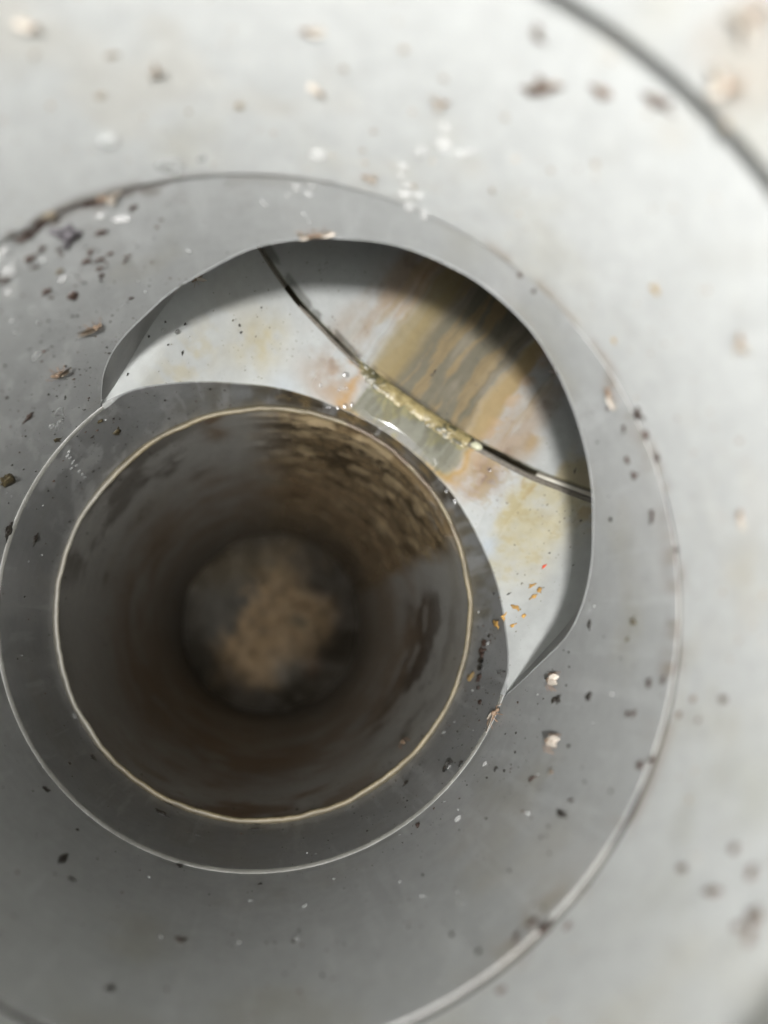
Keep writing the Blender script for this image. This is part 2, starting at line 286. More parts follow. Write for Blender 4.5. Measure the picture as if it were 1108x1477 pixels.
# ---- side branch floor: stains laid along the flow
def floor_col(u, s, pre):
    P = np.stack([u, s, 0*u], -1); A = np.stack([u*4.2, s*1.1, 0*u], -1)
    n1 = fbm(P, 4, 5, 50); n2 = fbm(P, 14, 4, 51); n3 = fbm(P, 45, 3, 52); ns = fbm(A, 2.2, 5, 53)
    du = 0.05*(fbm(P, 5, 3, 54)-0.5)+0.035*(n2-0.5)
    du = du*(1.9 if pre else 0.9)
    U = u+du
    C = np.array([0.45, 0.465, 0.455])*(0.93+0.10*n1+0.06*n3)[..., None]
    wet = 0.12+0*u
    if pre:
        # beige film patches left and right
        C = mixc(C, (0.44, 0.38, 0.22), 0.85*gau(u, -0.74, 0.085)*gau(s, 0.92, 0.14)*ss(0.25, 0.5, n1*0.6+n2*0.4))
        C = mixc(C, (0.42, 0.36, 0.21), 0.5*gau(u, -0.88, 0.06)*gau(s, 0.62, 0.25)*ss(0.4, 0.6, n2))
        yr = ss(0.58, 0.72, U+0.10*(s-0.8)+0.06*(n2-0.5))*(1-ss(0.78, 0.98, U))*ss(0.55, 0.85, s)
        C = mixc(C, (0.46, 0.42, 0.28), 0.9*yr*ss(0.25, 0.6, n1*0.5+n2*0.35+n3*0.15)); C = mixc(C, (0.40, 0.34, 0.19), 0.6*yr*ss(0.52, 0.64, n2*0.6+n3*0.4))
        C = mixc(C, (0.35, 0.25, 0.10), 0.6*ss(0.60, 0.72, fbm(np.stack([u*9, s*4, 0*u], -1), 2, 4, 56))*ss(0.5, 0.66, u)*ss(1.0, 1.14, s))
        # brown violet veils either side of the flow
        v = gau(u, -0.42, 0.13)+1.15*gau(u, 0.45, 0.09)
        C = mixc(C, (0.34, 0.24, 0.16), 0.72*v*ss(0.40, 0.62, n1*0.55+n2*0.5)*ss(0.88, 1.0, s))
        C = mixc(C, (0.19, 0.13, 0.10), 0.75*(gau(u, 0.47, 0.07)*gau(s, 1.10, 0.06)+0.5*gau(u, -0.45, 0.1)*gau(s, 1.12, 0.05))*ss(0.42, 0.58, n2*0.7+n3*0.3))
        C = mixc(C, (0.33, 0.25, 0.12), 0.6*gau(u, 0.50, 0.05)*gau(s, 0.93, 0.05)*ss(0.5, 0.6, n2))
        # grey channel with orange rims
        ch = ss(-0.27, -0.23, U)*(1-ss(0.30, 0.34, U))
        C = mixc(C, (0.27, 0.265, 0.24), 0.92*ch*ss(0.95, 1.0, s))
        C = mixc(C, (0.36, 0.32, 0.17), ch*0.65*ss(0.50, 0.64, fbm(np.stack([u*3, s*1.8, 0*u], -1), 4, 4, 57)-0.05+0.30*ss(1.06, 1.17, s)))
        C = mixc(C, (0.10, 0.10, 0.08), ch*0.5*ss(0.60, 0.72, ns))
        C = mixc(C, (0.37, 0.34, 0.20), 0.8*ch*(1-ss(0.99, 1.02, s+0.10*(u-0.05)**2)))
        C = mixc(C, ORANGE, 0.85*gau(U, -0.29-0.06*ss(1.0, 1.17, s), 0.034)*ss(0.93, 0.99, s)*ss(0.3, 0.55, n2))
        C = mixc(C, (0.42, 0.27, 0.10), 0.85*gau(U, 0.355, 0.03)*ss(0.93, 1.0, s))
        C = mixc(C, ORANGE, 0.45*(gau(U, 0.41, 0.03)+gau(U, -0.34, 0.05))*ss(0.93, 1.02, s)*ss(0.4, 0.6, n2))
        C = mixc(C, (0.45, 0.30, 0.14), 0.7*gau(s, 0.985, 0.014)*ss(-0.34, -0.25, u)*(1-ss(0.3, 0.45, u)))
        # bluish clean strip by the crotch edge
        C = mixc(C, (0.42, 0.47, 0.52), 0.6*gau(u, 0.66, 0.04)*gau(s, 0.80, 0.06))
        C = mixc(C, (0.42, 0.46, 0.50), 0.5*gau(u, -0.56, 0.06)*gau(s, 0.86, 0.05))
        sk2 = fbm(np.stack([U*30, s*4, 0*u], -1), 1.6, 4, 59); C = mixc(C, (0.20, 0.195, 0.165), 0.6*ch*ss(0.50, 0.62, sk2)); C = mixc(C, (0.34, 0.26, 0.14), 0.5*gau(u, 0.48, 0.12)*ss(0.9, 1.0, s)*ss(0.5, 0.62, n3))
        wet = wet+0.8*ss(-0.5, -0.42, u)*(1-ss(0.5, 0.6, u))*ss(0.93, 0.99, s)+0.5*gau(u, 0.62, 0.06)
    else:
        C = C*0.93
        v = gau(u, -0.44, 0.11)+gau(u, 0.47, 0.10)
        C = mixc(C, (0.33, 0.25, 0.175), 0.85*v*ss(0.34, 0.60, n1*0.4+ns*0.6))
        C = mixc(C, (0.20, 0.14, 0.11), 0.55*v*ss(0.55, 0.68, n2*0.6+ns*0.4))
        C = mixc(C, (0.36, 0.25, 0.12), 0.75*gau(u, 0.56, 0.035)*gau(s, 1.36, 0.08)*ss(0.4, 0.55, n2))
        C = mixc(C, (0.40, 0.34, 0.20), 0.8*ss(0.70, 0.73, U)*ss(0.3, 0.5, n1))
        ch = ss(-0.25, -0.20, U)*(1-ss(0.24, 0.28, U))
        C = mixc(C, (0.225, 0.20, 0.15), 0.95*ch)
        C = mixc(C, (0.11, 0.105, 0.075), ch*0.5*ss(0.50, 0.62, ns))
        sk = fbm(np.stack([U*16, s*1.6, 0*u], -1), 1.6, 5, 58); sk2 = fbm(np.stack([U*34, s*2.4, 0*u], -1), 1.6, 4, 59)
        C = mixc(C, (0.33, 0.235, 0.11), 0.5*ss(-0.52, -0.38, U)*(1-ss(0.42, 0.56, U))*ss(0.50, 0.62, sk))
        C = mixc(C, (0.13, 0.115, 0.08), 0.25*ss(-0.4, -0.3, U)*(1-ss(0.30, 0.42, U))*ss(0.52, 0.64, sk2))
        C = mixc(C, (0.09, 0.085, 0.06), 0.4*(gau(U, 0.215, 0.006)+gau(U, -0.06, 0.005)*ss(1.5, 1.7, s)))
        C = mixc(C, (0.35, 0.26, 0.13), 0.85*ss(0.245, 0.29, U)*(1-ss(0.34, 0.38, U))*ss(0.2, 0.45, n2+0.2))
        C = mixc(C, ORANGE, 0.55*gau(U, 0.38, 0.035)*ss(0.4, 0.6, n2))
        C = mixc(C, (0.27, 0.215, 0.11), 0.85*ss(-0.35, -0.28, U)*(1-ss(-0.22, -0.13, U)))
        C = mixc(C, ORANGE, 0.6*gau(U, -0.345, 0.03)*ss(0.3, 0.6, ns))
        C = mixc(C, (0.05, 0.045, 0.035), 0.6*(1-ss(1.24, 1.262, s))*ss(0.4, 0.6, n2))
        wet = wet+0.45*ss(-0.4, -0.3, u)*(1-ss(0.4, 0.5, u))
    return np.concatenate([C, np.clip(wet, 0, 1)[..., None]], -1)
def wid(u, s): return u*(1+0.060*ss(0, 0.5, s-np.sqrt(np.clip(1.011**2-u*u, 0, 9)))*np.abs(u)**5)
g = Grid()
al = np.linspace(-1, 1, 460); uu = 0.9857*np.sin(al*math.pi/2*0.97)/math.sin(math.pi/2*0.97)
s0 = np.sqrt(1.011**2-uu**2)
t = np.linspace(0, 1, 210)
S = s0[:, None]+(SEAM-s0[:, None])*t[None]; UU = wid(uu[:, None]+0*S, S); ZZ = np.repeat(floor_z(uu)[:, None], len(t), 1)
P = uszP(UU, S, ZZ); g.add(P, floor_col(UU, S, True))
# rolled end of the floor at the joint
t2 = np.array([0, 0.4, 1.0]); S2 = SEAM+0.004*t2[None]+0*uu[:, None]; Z2 = floor_z(uu)[:, None]-np.array([0, 0.004, 0.05])[None]
P = uszP(UU[:, -1:]+0*S2, S2, Z2); g.add(P, floor_col(UU[:, -1:]+0*S2, S2, True)*np.array([0.6, 0.6, 0.55, 1]))
g.build('branch_floor', M_WET, tee)
# upper half of the branch: starts on the traced edge and opens into the bore
g = Grid()
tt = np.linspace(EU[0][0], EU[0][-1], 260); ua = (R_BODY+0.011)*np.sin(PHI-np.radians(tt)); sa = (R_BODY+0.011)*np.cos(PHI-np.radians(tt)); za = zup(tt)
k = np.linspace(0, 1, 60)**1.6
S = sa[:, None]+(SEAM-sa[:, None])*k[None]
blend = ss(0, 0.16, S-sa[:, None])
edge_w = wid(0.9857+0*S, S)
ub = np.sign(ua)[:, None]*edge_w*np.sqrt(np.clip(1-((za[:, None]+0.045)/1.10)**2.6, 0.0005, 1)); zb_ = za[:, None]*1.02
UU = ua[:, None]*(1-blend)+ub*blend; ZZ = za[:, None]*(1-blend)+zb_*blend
P = uszP(UU, S, ZZ); C = base_col(P, 61)*(1.0-0.88*ss(0.38, 0.60, P[..., 2]))[..., None]; g.add(P, C, flip=True)  # arch top painted dark to deepen the shade on the floor below
# outer skin of the branch
for sg, prof in ((1, (ua[::6], za[::6])), (-1, (uu[::10], floor_z(uu)[::10]))):
    a_, b_ = prof; a_ = a_*1.12; b_ = b_*1.12+(0.0 if sg > 0 else -0.02)
    so_ = np.sqrt(np.clip(1.13**2-a_**2, 0.01, 9)); S = so_[:, None]+(SEAM+0.1-so_[:, None])*np.linspace(0, 1, 5)
    g.add(uszP(a_[:, None]+0*S, S, b_[:, None]+0*S), PVC)
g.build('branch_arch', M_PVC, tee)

# ------------------------------------------------------------------ incoming pipe beyond the joint
inc = thing('incoming_pipe', 'stained grey branch pipe running into the dark beyond the joint, with an olive flow band', 'pipe')
g = Grid()
GAP = lambda u: 0.028+0.022*(u+1)
S = (SEAM+GAP(uu))[:, None]+(6.0-SEAM)*(np.linspace(0, 1, 330)[None]**2.1)
UU = wid(uu[:, None]+0*S, S*0+3); ZZ = floor_z(uu)[:, None]+0*S
g.add(uszP(UU, S, ZZ), floor_col(UU, S, False))
S2 = (SEAM+GAP(uu))[:, None]-np.array([0, 0.003, 0.003])[None]; Z2 = floor_z(uu)[:, None]-np.array([0, 0.004, 0.05])[None]
g.add(uszP(UU[:, :1]+0*S2, S2, Z2), floor_col(UU[:, :1]+0*S2, S2, False)*np.array([0.7, 0.7, 0.6, 1]), flip=True)
g.build('pipe_floor', M_WET, inc)
g = Grid()
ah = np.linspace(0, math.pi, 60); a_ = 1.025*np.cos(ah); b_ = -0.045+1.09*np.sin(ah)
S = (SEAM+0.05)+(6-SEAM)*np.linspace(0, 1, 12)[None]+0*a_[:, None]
g.add(uszP(a_[:, None]+0*S, S, b_[:, None]+0*S), PVC*0.10)  # crown colour blackened to deepen the shade inside the pipe
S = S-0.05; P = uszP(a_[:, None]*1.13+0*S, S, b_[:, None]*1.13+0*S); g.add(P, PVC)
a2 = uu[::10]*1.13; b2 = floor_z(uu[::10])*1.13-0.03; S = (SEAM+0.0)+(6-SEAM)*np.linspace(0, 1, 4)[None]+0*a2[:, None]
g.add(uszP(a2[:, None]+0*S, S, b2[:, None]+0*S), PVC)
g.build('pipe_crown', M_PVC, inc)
g = Grid(); r_ = np.linspace(0, 1.2, 5)[None]; aa = np.linspace(0, 2*math.pi, 40, endpoint=False)[:, None]
g.add(uszP(r_*np.cos(aa), 6.0+0*r_*aa, r_*np.sin(aa)), PVC*0.4, closed=True); g.build('unseen_end_cap', M_PVC, inc)  # unseen cap, added so the far end of the pipe stays dark

# rubber seal in the joint
M_RUB = mat_plain('black_rubber', (0.10, 0.09, 0.075), 0.30, 0.6, var=0.3)
g = Grid(); ua_ = np.r_[uu[::4]]; base = floor_z(ua_)
nrm = np.gradient(base, ua_); nrm = np.stack([nrm, -np.ones_like(nrm)], -1); nrm /= np.linalg.norm(nrm, axis=1, keepdims=True)   # outward (down) in (u, z)
for rad, dep, so_ in ((0.016, 0.020, 0.010), (0.012, 0.024, 0.034)):
    an = np.linspace(0, 2*math.pi, 11)
    dd = dep+rad*np.cos(an)[None]-0*ua_[:, None]
    S = SEAM+so_+(GAP(ua_)[:, None]-0.03)*(so_/0.034)+rad*np.sin(an)[None]+0*ua_[:, None]
    Ug = wid(ua_, 3.0+0*ua_)[:, None]+nrm[:, :1]*dd; Zg = base[:, None]+nrm[:, 1:]*dd
    g.add(uszP(Ug, S, Zg), (0.05, 0.05, 0.05))
seal = g.build('rubber_seal', M_RUB); tag(seal, 'dark rubber seal seen in the joint gap across the pale branch floor', 'seal')
# packing under the seal, closes the gap
g = Grid(); S = SEAM-0.03+0.16*np.linspace(0, 1, 3)[None]+0*ua_[:, None]
g.add(uszP(wid(ua_, 3+0*ua_)[:, None]+nrm[:, :1]*0.046+0*S, S, base[:, None]+nrm[:, 1:]*0.046+0*S), mixc(np.zeros(S.shape+(3,))+np.array([0.10, 0.085, 0.06]), (0.75, 0.72, 0.62), ss(0.55, 0.7, ua_)[:, None]*(1-ss(0.06, 0.08, S-SEAM)))); g.build('joint_bed', M_DIRTY, inc)

# yellow silt packed in the joint
g = Grid(); us = np.linspace(-0.46, 0.335, 300); tw_ = np.linspace(0, 1, 30)
gp = GAP(us)[:, None]; S = SEAM-0.045+(gp+0.052)*tw_[None]
base_s = floor_z(us)[:, None]
n = fbm(np.stack([us[:, None]+0*S, S, 0*S], -1), 40, 4, 71); nb = fbm(np.stack([us[:, None]+0*S, S, 0*S], -1), 9, 3, 72)
fill = ss(-0.46, -0.26, us)[:, None]*(1-ss(0.31, 0.335, us))[:, None]
ZZ = base_s-0.034+0.040*fill*np.sin(math.pi*np.clip(tw_[None], 0.02, 0.98))**0.3+0.014*(n-0.5)+0.018*(nb-0.5)
C = np.array([0.30, 0.245, 0.115])*(0.5+1.0*n)[..., None]
C = mixc(C, (0.04, 0.04, 0.02), 0.9*ss(0.52, 0.60, nb)*ss(0.45, 0.6, n)+0.8*(1-fill)); C = mixc(C, (0.06, 0.06, 0.03), 0.8*gau(us, -0.27, 0.06)[:, None]*ss(0.4, 0.5, nb))
silt = g.add(uszP(us[:, None]+0*S, S, ZZ), np.concatenate([C, 0.3+0*C[..., :1]], -1)).build('joint_silt', M_SILT)
tag(silt, 'yellow silt flecked with black, packed in the joint across the flow', 'silt', kind='stuff')

# ------------------------------------------------------------------ water
def patch_film(name, u0, u1, S0, S1, hfun, mat, n=(120, 60)):
    u = np.linspace(u0, u1, n[0])[:, None]; t = np.linspace(0, 1, n[1])[None]
    s = S0(u)+(S1(u)-S0(u))*t; z = floor_z(u)+hfun((u-u0)/(u1-u0), t, u, s); U = u+0*s
    top = uszP(U, s, z); g = Grid(); g.add(top, (1, 1, 1)); return g.build(name, mat)
M_FILM = mat_film('water_film')
def SF(u): return 1.052-1.0*(u-0.02)**2
def hf(a, t, u, s):
    e_ = np.clip(np.minimum(np.minimum(a*1.4, (1-a)*1.4), 1), 0, 1)**0.5
    x = s-SF(u); en = gau(u, -0.205, 0.028)+gau(u, 0.235, 0.045); Lp = 0.006+0.026*en
    dfl = (floor_z(u+0.01)-floor_z(u-0.01))/0.02
    tw = (0.043-np.interp(0.235, _uu, np.gradient(_zz, _uu)))*(u-0.235)*gau(u, 0.235, 0.04)+(-0.055-np.interp(-0.205, _uu, np.gradient(_zz, _uu)))*(u+0.205)*gau(u, -0.205, 0.03)
    return tw*np.clip(x/0.01, 0, 1)*(1-ss(0.04, 0.09, x))+ 0.0012+(0.333*np.minimum(x, Lp)+0.0015*np.tanh(np.maximum(x-Lp, 0)/0.01))*(1-0.75*ss(0.03, 0.12, x))*np.clip(e_*2, 0, 1)+0.0006*(fbm(np.stack([u*1.0+0*s, s*0.6+0*u, 0*s], -1), 14, 3, 75)-0.5)
film = patch_film('water_film', -0.255, 0.335, lambda u: np.maximum(SF(u), np.sqrt(1.011**2-u*u)+0.004), lambda u: 1.186+0*u, hf, M_FILM, (220, 90))
tag(film, 'thin sheet of clear water with a bright front edge, on the floor before the joint', 'water')
M_WATERD = mat_film('joint_water', (0.30, 0.29, 0.25), 0.14)
def hw(a, t, u, s):
    gl_ = gau(u, 0.46, 0.05)+gau(u, 0.565, 0.012)+0.7*gau(u, -0.50, 0.012)+0.6*gau(u, -0.545, 0.008)
    return -0.022+(0.333*(t-0.15)*0.06*gl_+0.010*np.sqrt(np.clip(1-(2*t-1)**2, 0, 1))*(1-gl_))*np.clip(np.minimum(a, 1-a)*6, 0, 1)**0.5
jw = patch_film('joint_water', 0.345, 0.66, lambda u: SEAM-0.002+0*u, lambda u: SEAM+GAP(u)-0.002, hw, M_WATERD, (120, 24))
tag(jw, 'dark water standing in the joint gap right of the pebble', 'water')
jw2 = patch_film('joint_water', -0.80, -0.40, lambda u: SEAM-0.002+0*u, lambda u: SEAM+GAP(u)-0.002, hw, M_WATERD, (120, 24))
tag(jw2, 'dark water standing in the joint gap left of the yellow silt', 'water')

# ------------------------------------------------------------------ riser socket and neck above the fitting
soc = thing('riser_socket', 'pale blurred pipe socket wall standing on the ring above the side opening', 'pipe')
def soc_col(P):
    C = base_col(P, 5)*1.06; th = np.degrees(np.arctan2(P[..., 1], P[..., 0])); z = P[..., 2]
    C = mixc(C, (0.30, 0.24, 0.16), 0.5*gau(th, 40, 60)*ss(ZA-0.07, ZA, z)*ss(0.45, 0.65, fbm(P, 7, 3, 81)))
    C = mixc(C, BROWN, 0.9*gau(th, 128, 24)*ss(ZB+0.05, ZB, z)*ss(0.46, 0.60, fbm(P, 11, 4, 82)))
    C = mixc(C, (0.16, 0.12, 0.08), 0.75*ss(70, 82, th)*(1-ss(108, 122, th))*ss(ZB+0.014, ZB, z)*ss(0.40, 0.6, fbm(P, 16, 3, 84)))
    C = mixc(C, (0.22, 0.17, 0.12), 0.6*ss(-70, -40, th)*(1-ss(50, 70, th))*ss(ZB+0.06, ZB, z)*ss(0.42, 0.6, fbm(P, 9, 3, 85)))
    C = mixc(C, (0.40, 0.37, 0.31), 0.3*ss(0.60, 0.75, fbm(P, 3.4, 4, 83)))
    C = mixc(C, (0.30, 0.30, 0.24), 0.5*gau(th, -32, 10)*gau(z, 1.55, 0.2)*ss(0.45, 0.65, fbm(P, 5, 3, 86)))
    return np.concatenate([C, 0.10+0*C[..., :1]], -1)
T3 = ring_angles(720); z = ZB+0.006+(ZA-ZB-0.006)*np.linspace(0, 1, 110)[None]+0*T3[:, None]
g = Grid(); P = cylP(T3[:, None], z, R_SOCK, SOFF); g.add(P, soc_col(P), closed=True)
# bottom lip of the socket
zb = ZB+np.array([0.006, 0.001, 0.0, 0.0])[None]+0*T3[:, None]; rb = R_SOCK+np.array([0, 0.002, 0.006, 0.09])[None]+0*T3[:, None]
P = cylP(T3[:, None], zb, rb, SOFF); g.add(P, soc_col(P)*np.array([0.6, 0.56, 0.5, 1]), closed=True)
g.build('socket_wall', M_SOCK, soc)
g = Grid(); T4 = ring_angles(96)
P = cylP(T4[:, None], ZB-0.08+(ZA+0.1-ZB)*np.linspace(0, 1, 4)[None]+0*T4[:, None], 1.14); g.add(P, PVC, closed=True); g.build('outer_wall', M_PVC, soc)
neck = thing('riser_neck', 'pale speckled upper pipe end with a lip that shades the wall below, top right', 'pipe')
def neck_col(P):
    C = base_col(P, 6)*0.9
    C = mixc(C, (0.27, 0.22, 0.18), 0.35*ss(0.58, 0.68, fbm(P, 9, 3, 88))); C = mixc(C, (0.38, 0.36, 0.30), 0.5*ss(0.45, 0.7, fbm(P, 4, 3, 89)))
    return np.concatenate([C, 0.35*ss(0.5, 0.6, fbm(P, 8, 3, 87))[..., None]], -1)
g = Grid(); z = ZA+0.01+(ZTOP-ZA-0.01)*np.linspace(0, 1, 60)[None]+0*T3[:, None]; P = cylP(T3[:, None], z, R_NECK+0.22*ss(3.3, 3.7, z), SOFF*0.5); g.add(P, neck_col(P), closed=True)  # unseen top added, raised and flared to steer the lamp's light
rb = np.array([[R_NECK, R_NECK+0.003, R_NECK+0.012, 1.15]])+0*T3[:, None]; zb = np.array([[ZA+0.01, ZA+0.003, ZA, ZA]])+0*T3[:, None]
P = cylP(T3[:, None], zb, rb, SOFF*0.5); g.add(P, neck_col(P)*0.9, closed=True)
rb = np.array([[R_NECK+0.22, R_NECK+0.23, 1.28, 1.16]])+0*T4[:, None]; zb = np.array([[ZTOP, ZTOP+0.01, ZTOP+0.01, ZA]])+0*T4[:, None]
P = cylP(T4[:, None], zb, rb, SOFF*0.5); g.add(P, neck_col(P), closed=True); g.build('neck_wall', M_SOCK, neck)

# ------------------------------------------------------------------ outlet pipe going down
outp = thing('outlet_pipe', 'dark brown stained vertical outlet pipe with a thin cream rim', 'pipe')
def out_col(P):
    th = np.degrees(np.arctan2(P[..., 1], P[..., 0])); z = P[..., 2]; d = ZD-z
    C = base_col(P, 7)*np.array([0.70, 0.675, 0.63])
    tl = np.stack([th*0.07-z*0.5, z*5.0+th*0.03, 0*z], -1)
    ns = 0.5+1.25*(fbm(tl, 1.3, 5, 101)-0.5); n1 = fbm(P, 5, 4, 102); n2 = fbm(P, 18, 4, 103)
    k = ss(13, 22, th+6*(n1-0.5)*2)*(1-ss(78, 104, th))
    C = mixc(C, (0.15, 0.105, 0.052), 0.95*k*ss(0.10, 0.42, ns+0.2))
    C = mixc(C, DARKB, 0.85*k*ss(0.50, 0.66, ns))
    C = mixc(C, (0.32, 0.25, 0.15), 0.75*k*ss(0.50, 0.64, fbm(tl+9, 2.2, 4, 104)))
    C = mixc(C, (0.13, 0.075, 0.03), 0.85*gau(th, 107, 4)*(1-ss(0.25, 0.6, d))*ss(0.2, 0.5, n1))
    C = mixc(C, DARKB, 0.6*ss(100, 125, th)*(1-ss(165, 178, th))*ss(0.50, 0.64, n1*0.6+n2*0.3+0.25*np.exp(-d*2.5)))
    kr = ss(-62, -40, th)*(1-ss(2, 10, th))*gau(d, 1.15, 0.75)
    C = mixc(C, (0.045, 0.03, 0.018), 0.92*kr*ss(0.49, 0.58, fbm(np.stack([th*0.055-z*0.4, z*3.6, 0*z], -1), 1.5, 5, 105)+0.06*kr))
    kb = ((th < -55) | (th > 170))
    C = mixc(C, (0.12, 0.065, 0.03), 0.9*kb*gau(th, -95, 40)*ss(0.42, 0.58, n1*0.35+0.4*fbm(tl, 1.6, 4, 108)+0.24*np.exp(-d*3.0))); C = mixc(C, (0.15, 0.09, 0.05), 0.7*kb*gau(th, -110, 50)*gau(d, 1.6, 0.9)*ss(0.35, 0.6, n1))
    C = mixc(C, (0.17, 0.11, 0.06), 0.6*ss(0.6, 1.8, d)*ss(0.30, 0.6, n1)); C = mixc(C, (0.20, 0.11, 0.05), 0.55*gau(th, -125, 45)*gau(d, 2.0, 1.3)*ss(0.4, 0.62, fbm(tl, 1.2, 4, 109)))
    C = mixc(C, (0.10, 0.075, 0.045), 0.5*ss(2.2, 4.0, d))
    return np.concatenate([C, (0.45*k+0.15)[..., None]], -1)
g = Grid(); T5 = ring_angles(640)
z = ZD-0.006+(ZEND-ZD)*(np.linspace(0, 1, 260)[None]**1.5)+0*T5[:, None]; thw5 = ((T5+180) % 360-180)[:, None]+0*z; P0 = cylP(T5[:, None], z, R_OUT)
kk_ = ss(13, 24, thw5)*(1-ss(80, 106, thw5))*ss(0.01, 0.08, ZD-z)*(1-ss(2.5, 4.5, ZD-z))
tl_ = np.stack([thw5*0.07-z*0.5, z*5.0+thw5*0.03, 0*z], -1); rel = fbm(tl_, 1.6, 5, 131)+0.6*fbm(tl_, 5, 3, 132)
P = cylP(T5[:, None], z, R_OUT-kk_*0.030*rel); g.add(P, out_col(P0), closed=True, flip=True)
P = cylP(T4[:, None], ZD-0.02+(ZEND-ZD)*np.linspace(0, 1, 3)[None]+0*T4[:, None], 1.06); g.add(P, PVC, closed=True)
g.build('pipe_wall', M_DIRTY, outp)
g = Grid(); nn = fbm(cylP(T5, 0*T5, 1.0), 7, 4, 110)-0.5
rim = 0.022*nn+0.012*gau((T5+180) % 360-180, 40, 20)*(fbm(cylP(T5, 0*T5, 1.0), 22, 3, 111)-0.35)
prof_r = [0.03, 0.016, 0.006, -0.001, -0.001]; prof_z = [-0.004, 0.004, 0.005, 0.0, -0.016]
P = np.stack([cylP(T5, ZD+pz+0.3*rim, R_OUT+pr-rim*(1 if pr < 0.02 else 0)) for pr, pz in zip(prof_r, prof_z)], 1)
thr = np.degrees(np.arctan2(P[..., 1], P[..., 0])); nz = fbm(P, 12, 4, 112)
C = np.array([0.20, 0.162, 0.09])*(0.5+1.0*nz)[..., None]
C = mixc(C, (0.20, 0.195, 0.17), 0.7*ss(130, 150, np.abs(thr)+0))
C = mixc(C, (0.10, 0.06, 0.03), 0.85*ss(10, 30, thr)*(1-ss(60, 85, thr))*ss(0.42, 0.56, fbm(P, 9, 3, 113)))
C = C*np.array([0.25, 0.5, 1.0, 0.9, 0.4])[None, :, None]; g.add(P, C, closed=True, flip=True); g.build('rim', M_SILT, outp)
# sludge at the bottom
g = Grid(); rr2 = np.linspace(0.001, 0.985, 90)[None]; a2 = np.linspace(0, 2*math.pi, 220, endpoint=False)[:, None]
X = rr2*np.cos(a2); Y = rr2*np.sin(a2); PP = np.stack([X, Y, 0*X], -1)
h = 0.9*fbm(PP, 1.3, 3, 120)+0.10*fbm(PP, 4, 3, 121)
P = np.stack([X, Y, ZEND-0.3+h*0.9], -1); n1 = fbm(PP, 2.2, 5, 122); n2 = fbm(PP, 9, 4, 123)
C = np.array([0.40, 0.28, 0.155])*(0.45+1.0*n2)[..., None]
XR = X*0.90-Y*0.43+0.05+0.75*(n1-0.5)+0.35*(n2-0.5); C = mixc(C, (0.105, 0.102, 0.085), 0.92*ss(-0.15, -0.50, XR)); C = mixc(C, (0.06, 0.05, 0.035), 0.9*ss(0.25, 0.62, XR))
C = mixc(C, (0.20, 0.155, 0.09), 0.7*ss(0.2, 0.7, Y)); C = mixc(C, (0.05, 0.055, 0.035), 0.85*gau(X, 0.35, 0.22)*gau(Y, 0.05, 0.2)*ss(0.4, 0.6, n2))
C = mixc(C, (0.10, 0.05, 0.02), 0.8*gau(X, 0.45, 0.15)*gau(Y, -0.55, 0.15)); C = mixc(C, (0.20, 0.22, 0.21), 0.5*gau(X, 0.15, 0.2)*gau(Y, -0.55, 0.2))
C = mixc(C, DARKB, 0.8*ss(0.55, 0.95, X+0.2*n1)); C = mixc(C, (0.05, 0.04, 0.025), 0.95*ss(0.45, 0.90, rr2+0.8*(n1-0.5)+0.12*X-0.1*Y)); C = C*0.55  # right side: shadow crescent painted into the sludge colour
sl = g.add(P, np.concatenate([C, 0.0+0*C[..., :1]], -1), closed=True).build('sludge', M_SLUDGE)
tag(sl, 'tan and grey sludge lying at the bottom of the outlet pipe', 'sludge', kind='stuff')
